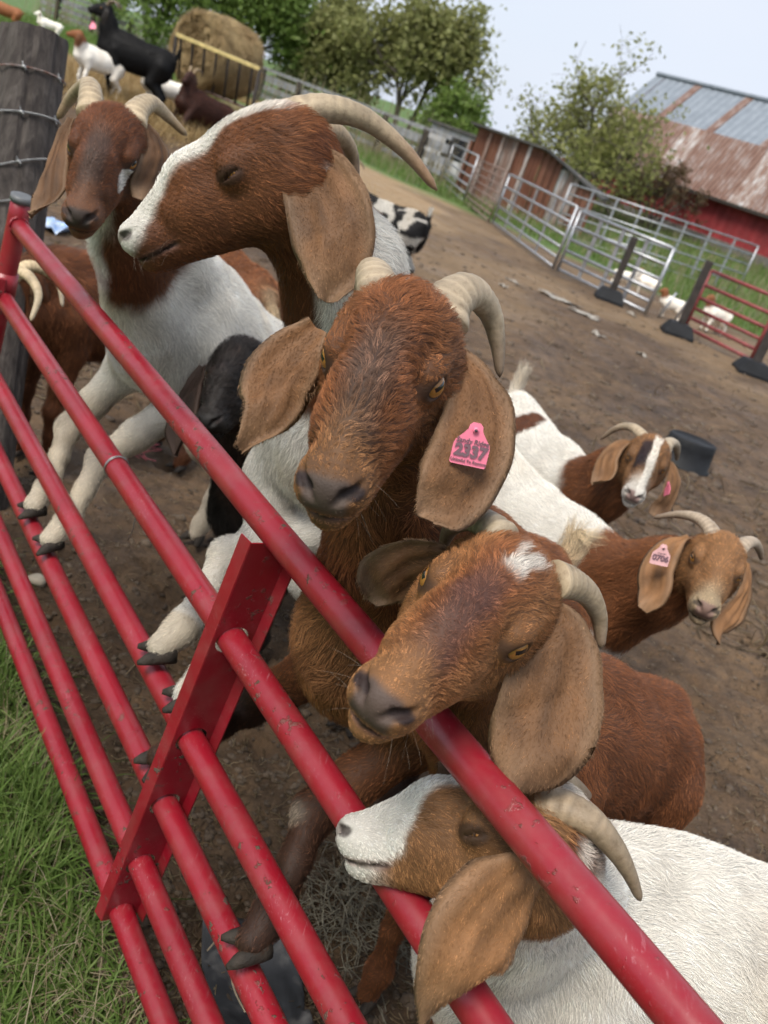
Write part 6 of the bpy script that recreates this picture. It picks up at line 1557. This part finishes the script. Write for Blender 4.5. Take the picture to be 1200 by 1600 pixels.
# 2337 on the middle goat: hangs on the ear's outer face
M_INK2 = simple_mat('tag_ink_grey', (.16, .09, .11), .7)
def surf(px, py, d): return at(px, py, d)
ear_tag(gC.root, at(737, 697, .955), at(767, 704, .957) - at(707, 691, .953), at(741, 664, .950) - at(733, 728, .960), .0385, M_TAGP,
        [('Sandy Ridge', .185, .12, .02), ('2337', .44, -.155, .05), ('Unlawful To Remove', .115, -.42, .02)], 'pink plastic tag printed 2337', ink=M_INK2)
ear_tag(gG.root, at(1033, 868, 2.145), at(1046, 872, 2.145) - at(1020, 866, 2.145), at(1036, 852, 2.14) - at(1030, 884, 2.15), .043, M_TAGL, [('0706', .44, -.16, .05), ('Unlawful', .13, .12, .002)], 'pale pink tag printed 0706', ink=M_INK2)
ear_tag(gH.root, at(1043, 764, 2.78), at(1048, 762, 2.76) - at(1038, 766, 2.80), at(1046, 752, 2.78) - at(1040, 776, 2.78), .036, M_TAGP, [], 'pink tag seen at an angle')
gI = [o for o in COL.objects if o.get('label', '').startswith('black horned goat standing')][0]
ear_tag(gI, at(145, 40, 11.2), RIGHT, UP, .075, M_TAGP, [], 'pink tag')

# ------------------------------------------------------------------ litter on the mud: stuff
rl = np.random.default_rng(21)
def pen_pts(n_, dmax=9.0):
    P = []
    while sum(map(len, P)) < n_:
        px = rl.uniform(-60, 1260, n_); py = rl.uniform(250, 1680, n_)
        d = FWD + ((px - 600) / F_PX)[:, None] * RIGHT - ((py - 800) / F_PX)[:, None] * UP; k = -CAM_H / d[:, 2]; ok = (k > 0) & (k < dmax)
        Q = CAM + d[ok] * k[ok][:, None]; Q = Q[(Q @ GN - GD) > -.03]; P.append(Q)
    Q = np.concatenate(P)[:n_]; Q[:, 2] = np.array([gz(x, y) for x, y in Q[:, :2]]); return Q
def fragments(name, label, P, ln, wd, mat, seed, flat=.25):
    r = np.random.default_rng(seed); n_ = len(P); A = nrm(np.stack([r.normal(0, 1, n_), r.normal(0, 1, n_), r.normal(0, flat, n_)], 1)); B_ = nrm(np.cross(A, np.stack([r.normal(0, .3, n_), r.normal(0, .3, n_), np.ones(n_)], 1)))
    C_ = np.cross(A, B_); ln = np.broadcast_to(ln, (n_,))[:, None]; wd = np.broadcast_to(wd, (n_,))[:, None]; c = P + V(0, 0, 1) * (.003 + np.abs(A[:, [2]]) * ln * .5)
    bend = B_ * ln * r.normal(0, .12, (n_, 1)); rows = []
    for e, o_ in ((-.5, 0), (0, 1), (.5, 0)):
        m_ = c + A * ln * e + bend * o_
        rows += [m_ - B_ * wd * .5, m_ + B_ * wd * .5, m_ + np.cross(A, B_) * wd * .35]
    Pq = np.stack(rows, 1); F = []
    for k in range(2):
        for a, b in ((0, 1), (1, 2), (2, 0)): F.append(np.stack([np.arange(n_) * 9 + q for q in (3 * k + a, 3 * k + b, 3 * k + 3 + b, 3 * k + 3 + a)], 1))
    tint = np.repeat(np.clip(r.normal(.5, .3, n_), 0, 1), 9); o = mesh_obj(name, Pq.reshape(-1, 3), np.concatenate(F), mat, None, False, np.stack([tint] * 3, 1)); tag(o, label, None, kind='stuff'); return o
M_STRAW = leaf_mat('old_straw', (.11, .075, .045), (.24, .175, .10), (.44, .35, .22))
P1 = pen_pts(11000); fragments('straw_litter', 'scattered bits of old straw trodden into the mud', P1, rl.uniform(.008, .05, len(P1)), rl.uniform(.0015, .0035, len(P1)), M_STRAW, 3)
P1b = pen_pts(9000, 18.0); P1b = P1b[np.linalg.norm(P1b, axis=1) > 4]; fragments('straw_scatter', 'straw and hay bits strewn over the far yard', P1b, rl.uniform(.04, .16, len(P1b)), rl.uniform(.004, .012, len(P1b)), M_STRAW, 4)
P2b = pen_pts(6000, 16.0); P2b = P2b[np.linalg.norm(P2b, axis=1) > 4.5]
# clods: small lumps of mud
def lumps(name, label, P, rad, mat, seed):
    r = np.random.default_rng(seed); t = (1 + 5 ** .5) / 2
    base = nrm(np.array([(-1, t, 0), (1, t, 0), (-1, -t, 0), (1, -t, 0), (0, -1, t), (0, 1, t), (0, -1, -t), (0, 1, -t), (t, 0, -1), (t, 0, 1), (-t, 0, -1), (-t, 0, 1)], float))
    tri = np.array([(0, 11, 5), (0, 5, 1), (0, 1, 7), (0, 7, 10), (0, 10, 11), (1, 5, 9), (5, 11, 4), (11, 10, 2), (10, 7, 6), (7, 1, 8), (3, 9, 4), (3, 4, 2), (3, 2, 6), (3, 6, 8), (3, 8, 9), (4, 9, 5), (2, 4, 11), (6, 2, 10), (8, 6, 7), (9, 8, 1)])
    n_ = len(P); Vv = base[None] * r.uniform(.6, 1.35, (n_, 12, 1)) * (rad[:, None, None]) * r.uniform(.6, 1.3, (n_, 1, 3)) * np.array([1, 1, .6]) + P[:, None]
    F = (tri[None] + 12 * np.arange(n_)[:, None, None]).reshape(-1, 3); o = mesh_obj(name, Vv.reshape(-1, 3), F, mat, None, True); tag(o, label, None, kind='stuff'); return o
P2 = pen_pts(9000, 8.0); lumps('mud_clods', 'small clods and droppings all over the mud', P2, rl.uniform(.003, .013, len(P2)) * (1 + (rl.random(len(P2)) > .97) * 1.0), simple_mat('clod_mud', (.05, .034, .023), .9, var=.5, scale=5, col2=(.125, .09, .06)), 5)

lumps('yard_clods', 'larger clods of mud strewn over the far yard', P2b, rl.uniform(.01, .045, len(P2b)), bpy.data.materials['clod_mud'], 6)
# ------------------------------------------------------------------ grass outside the gate: stuff
def lawn(n_):
    s = rl.uniform(.55, 4.2, n_); t = -np.abs(rl.exponential(.28, n_)) - .015 + rl.normal(0, .02, n_); P = GS[None] * s[:, None] + GN[None] * (GD + t)[:, None]; P = P[t > -1.2]
    k = fbm(P, 9, 44, 2); P = P[(k > -.35) | (rl.random(len(P)) < .35)]
    P[:, 2] = np.array([gz(x, y) for x, y in P[:, :2]]) - .004; return P
G1 = lawn(22000); dn_ = sstep(-.3, .5, fbm(G1, 6, 9, 2))
blades('lawn_grass', 'lush green grass along the outside of the red gate', G1, rl.uniform(.04, .13, len(G1)) * (.6 + .8 * dn_), rl.uniform(.003, .0075, len(G1)), M_GRASS, 31, .75, seg=4, curve=.7)
G2 = lawn(7500); blades('dry_lawn_grass', 'dead straw-coloured grass among the green outside the gate', G2, rl.uniform(.03, .13, len(G2)), rl.uniform(.0012, .003, len(G2)), M_DRY, 33, 1.3, seg=3)
G3 = lawn(5000); fragments('lawn_thatch', 'dry thatch on the soil under the grass', G3, rl.uniform(.02, .09, len(G3)), rl.uniform(.0015, .003, len(G3)), M_STRAW, 7)

# ------------------------------------------------------------------ odds and ends
def crumple(name, label, cat, c, ux, uy, w_, h_, mat, seed, amp=.02, n_=22, group=None, jag=.12):
    r = np.random.default_rng(seed); P = []; ux = np.asarray(ux, float); uy = np.asarray(uy, float)
    for i in range(n_):
        for j in range(n_):
            a, b = i / (n_ - 1) - .5, j / (n_ - 1) - .5; e = 1 - jag * (.5 + .5 * math.sin(7 * a + seed) * math.cos(9 * b))
            P.append(np.asarray(c) + ux * a * w_ * e + uy * b * h_ * e)
    P = np.array(P); zz_ = np.abs(fbm(P, 9 / max(w_, .15) * .35, seed, 3)) * amp * 2.2 + .006
    P[:, 2] = np.array([gz(x, y) for x, y in P[:, :2]]) + zz_
    F = np.array([(i * n_ + j, (i + 1) * n_ + j, (i + 1) * n_ + j + 1, i * n_ + j + 1) for i in range(n_ - 1) for j in range(n_ - 1)])
    o = mesh_obj(name, P, F, mat, None, True, loc=P.mean(0)); so = o.modifiers.new('sheet', 'SOLIDIFY'); so.thickness = .0012; tag(o, label, cat, group); return o
def fabric_mat():
    m, n, b = mat_new('woven_ground_fabric'); l = n.links.new; tcn = n.nodes.new('ShaderNodeTexCoord')
    w1 = node(n, 'ShaderNodeTexWave', Scale=190.0, Distortion=.4); l(tcn.outputs['Object'], w1.inputs['Vector'])
    q = node(n, 'ShaderNodeTexNoise', Scale=14.0, Detail=6.0); l(tcn.outputs['Object'], q.inputs['Vector'])
    r = ramp(n, [(.3, (.012, .013, .015)), (.55, (.035, .037, .042)), (.72, (.16, .155, .15))]); l(q.outputs['Fac'], r.inputs['Fac']); l(r.outputs[0], b.inputs['Base Color'])
    bp = node(n, 'ShaderNodeBump', Strength=.4, Distance=.002); l(w1.outputs['Fac'], bp.inputs['Height']); l(bp.outputs[0], b.inputs['Normal']); b.inputs['Roughness'].default_value = .5
    return m
fc = on_ground(395, 1565)
crumple('ground_fabric', 'crumpled black woven ground fabric under the gate at the bottom', 'fabric', fc, GS * .9 + GN * .3, GN - GS * .3, .40, .20, fabric_mat(), 4, .04)
mb = MB(); st = catmull([on_ground(318, 1502) + V(0, 0, .03), on_ground(332, 1500) + V(0, 0, .06), on_ground(345, 1530) + V(0, 0, .05), on_ground(358, 1570) + V(0, 0, .04), on_ground(372, 1610) + V(0, 0, .05)], 40)
mb.tube(st, .0017, 6); so_ = mb.build('twine', simple_mat('tan_twine', (.36, .29, .2), .9), None, True, loc=st.mean(0)); tag(so_, 'tan twine lying over the black ground fabric', 'twine')
M_PLW = simple_mat('dirty_white_plastic', (.26, .235, .20), .6, var=.4, scale=12); M_PLB = simple_mat('blue_plastic', (.13, .30, .62), .45, var=.5, scale=14, col2=(.55, .62, .72)); M_PINK = simple_mat('pink_twine', (.62, .15, .17), .8)
c_ = on_ground(75, 352); crumple('feed_sack', 'crumpled blue and white plastic sack on the mud under the leftmost goat\'s chin', 'sack', c_, (1, .2, 0), (0, 1, 0), .42, .5, M_PLB, 7, .05)
for i, (px, py, w_, h_, lab) in enumerate(((872, 468, .75, .28, 'long pale plastic strip lying before the silver gate'), (912, 492, .5, .3, 'torn pale plastic piece near the silver gate\'s foot'), (1002, 556, .16, .14, 'small white scrap alone on the mud beyond the tub'), (935, 526, .3, .10, 'thin curled scrap on the mud left of the small white one'), (785, 448, .2, .16, 'crumpled pale scrap on the mud beside the curved horn'), (800, 440, .4, .1, 'long grey sliver on the mud near the panels'), (985, 492, .3, .1, 'pale scrap right under the silver gate\'s end'))):
    p = on_ground(px, py); crumple('plastic_scrap', lab, 'scrap', p, nrm(V(1, -.3 - .2 * i, 0)), nrm(V(.3, 1, 0)), w_, h_, M_PLW, 10 + i, .03, 12, 'plastic scraps on the mud', jag=.5)
pw = on_ground(205, 708); mb = MB(); rt = np.random.default_rng(6)
for k in range(26):
    a = pw + rt.normal(0, .035, 3) * V(1, 1, 0) + V(0, 0, .012); mb.tube(catmull([a, a + rt.normal(0, .03, 3) * V(1, 1, .5), a + rt.normal(0, .05, 3) * V(1, 1, .4)], 7), .0016, 4)
tw = mb.build('twine_tangle', M_PINK, None, True, loc=pw); tag(tw, 'tangle of pink net twine on the mud under the leftmost white goat', 'twine')
M_STONE = simple_mat('cream_stone', (.42, .37, .29), .7, var=.2, scale=20, bump=.2, bscale=30)
for px, py, s_, lab in ((56, 912, .022, 'small cream stone on the mud between the lower rails'), (26, 552, .05, 'pale stone on the mud at the left edge')):
    p = on_ground(px, py); bm = bmesh.new(); bmesh.ops.create_icosphere(bm, subdivisions=3, radius=1.0)
    for v in bm.verts: v.co = Vector((v.co.x * s_ * 1.3, v.co.y * s_, v.co.z * s_ * .8)) * (1 + .12 * math.sin(v.co.x * 3 + v.co.y * 2))
    me = bpy.data.meshes.new('stone'); bm.to_mesh(me); bm.free(); me.polygons.foreach_set('use_smooth', np.ones(len(me.polygons), bool)); me.materials.append(M_STONE)
    o = bpy.data.objects.new('stone', me); COL.objects.link(o); o.location = (p[0], p[1], p[2] + s_ * .6); tag(o, lab, 'stone', 'pale stones')
# clump of old hay beside the brown foreleg
hcP = on_ground(545, 1440); rh = np.random.default_rng(8); nH = 260
hay = MB()
for k in range(nH):
    a = hcP + rh.normal(0, .075, 3) * V(1, 1, 0) + V(0, 0, .01 + abs(rh.normal(0, .02))); d = nrm(rh.normal(0, 1, 3) * V(1, 1, .25)); ln_ = rh.uniform(.05, .14)
    hay.tube(catmull([a, a + d * ln_ * .5 + rh.normal(0, .012, 3), a + d * ln_ + rh.normal(0, .02, 3)], 5), .0011, 4, False)
ho = hay.build('old_hay', simple_mat('grey_old_hay', (.06, .05, .036), .9, var=.5, scale=30, col2=(.25, .23, .17)), None, True, loc=hcP); tag(ho, 'clump of grey old hay on the mud inside the gate', None, kind='stuff')
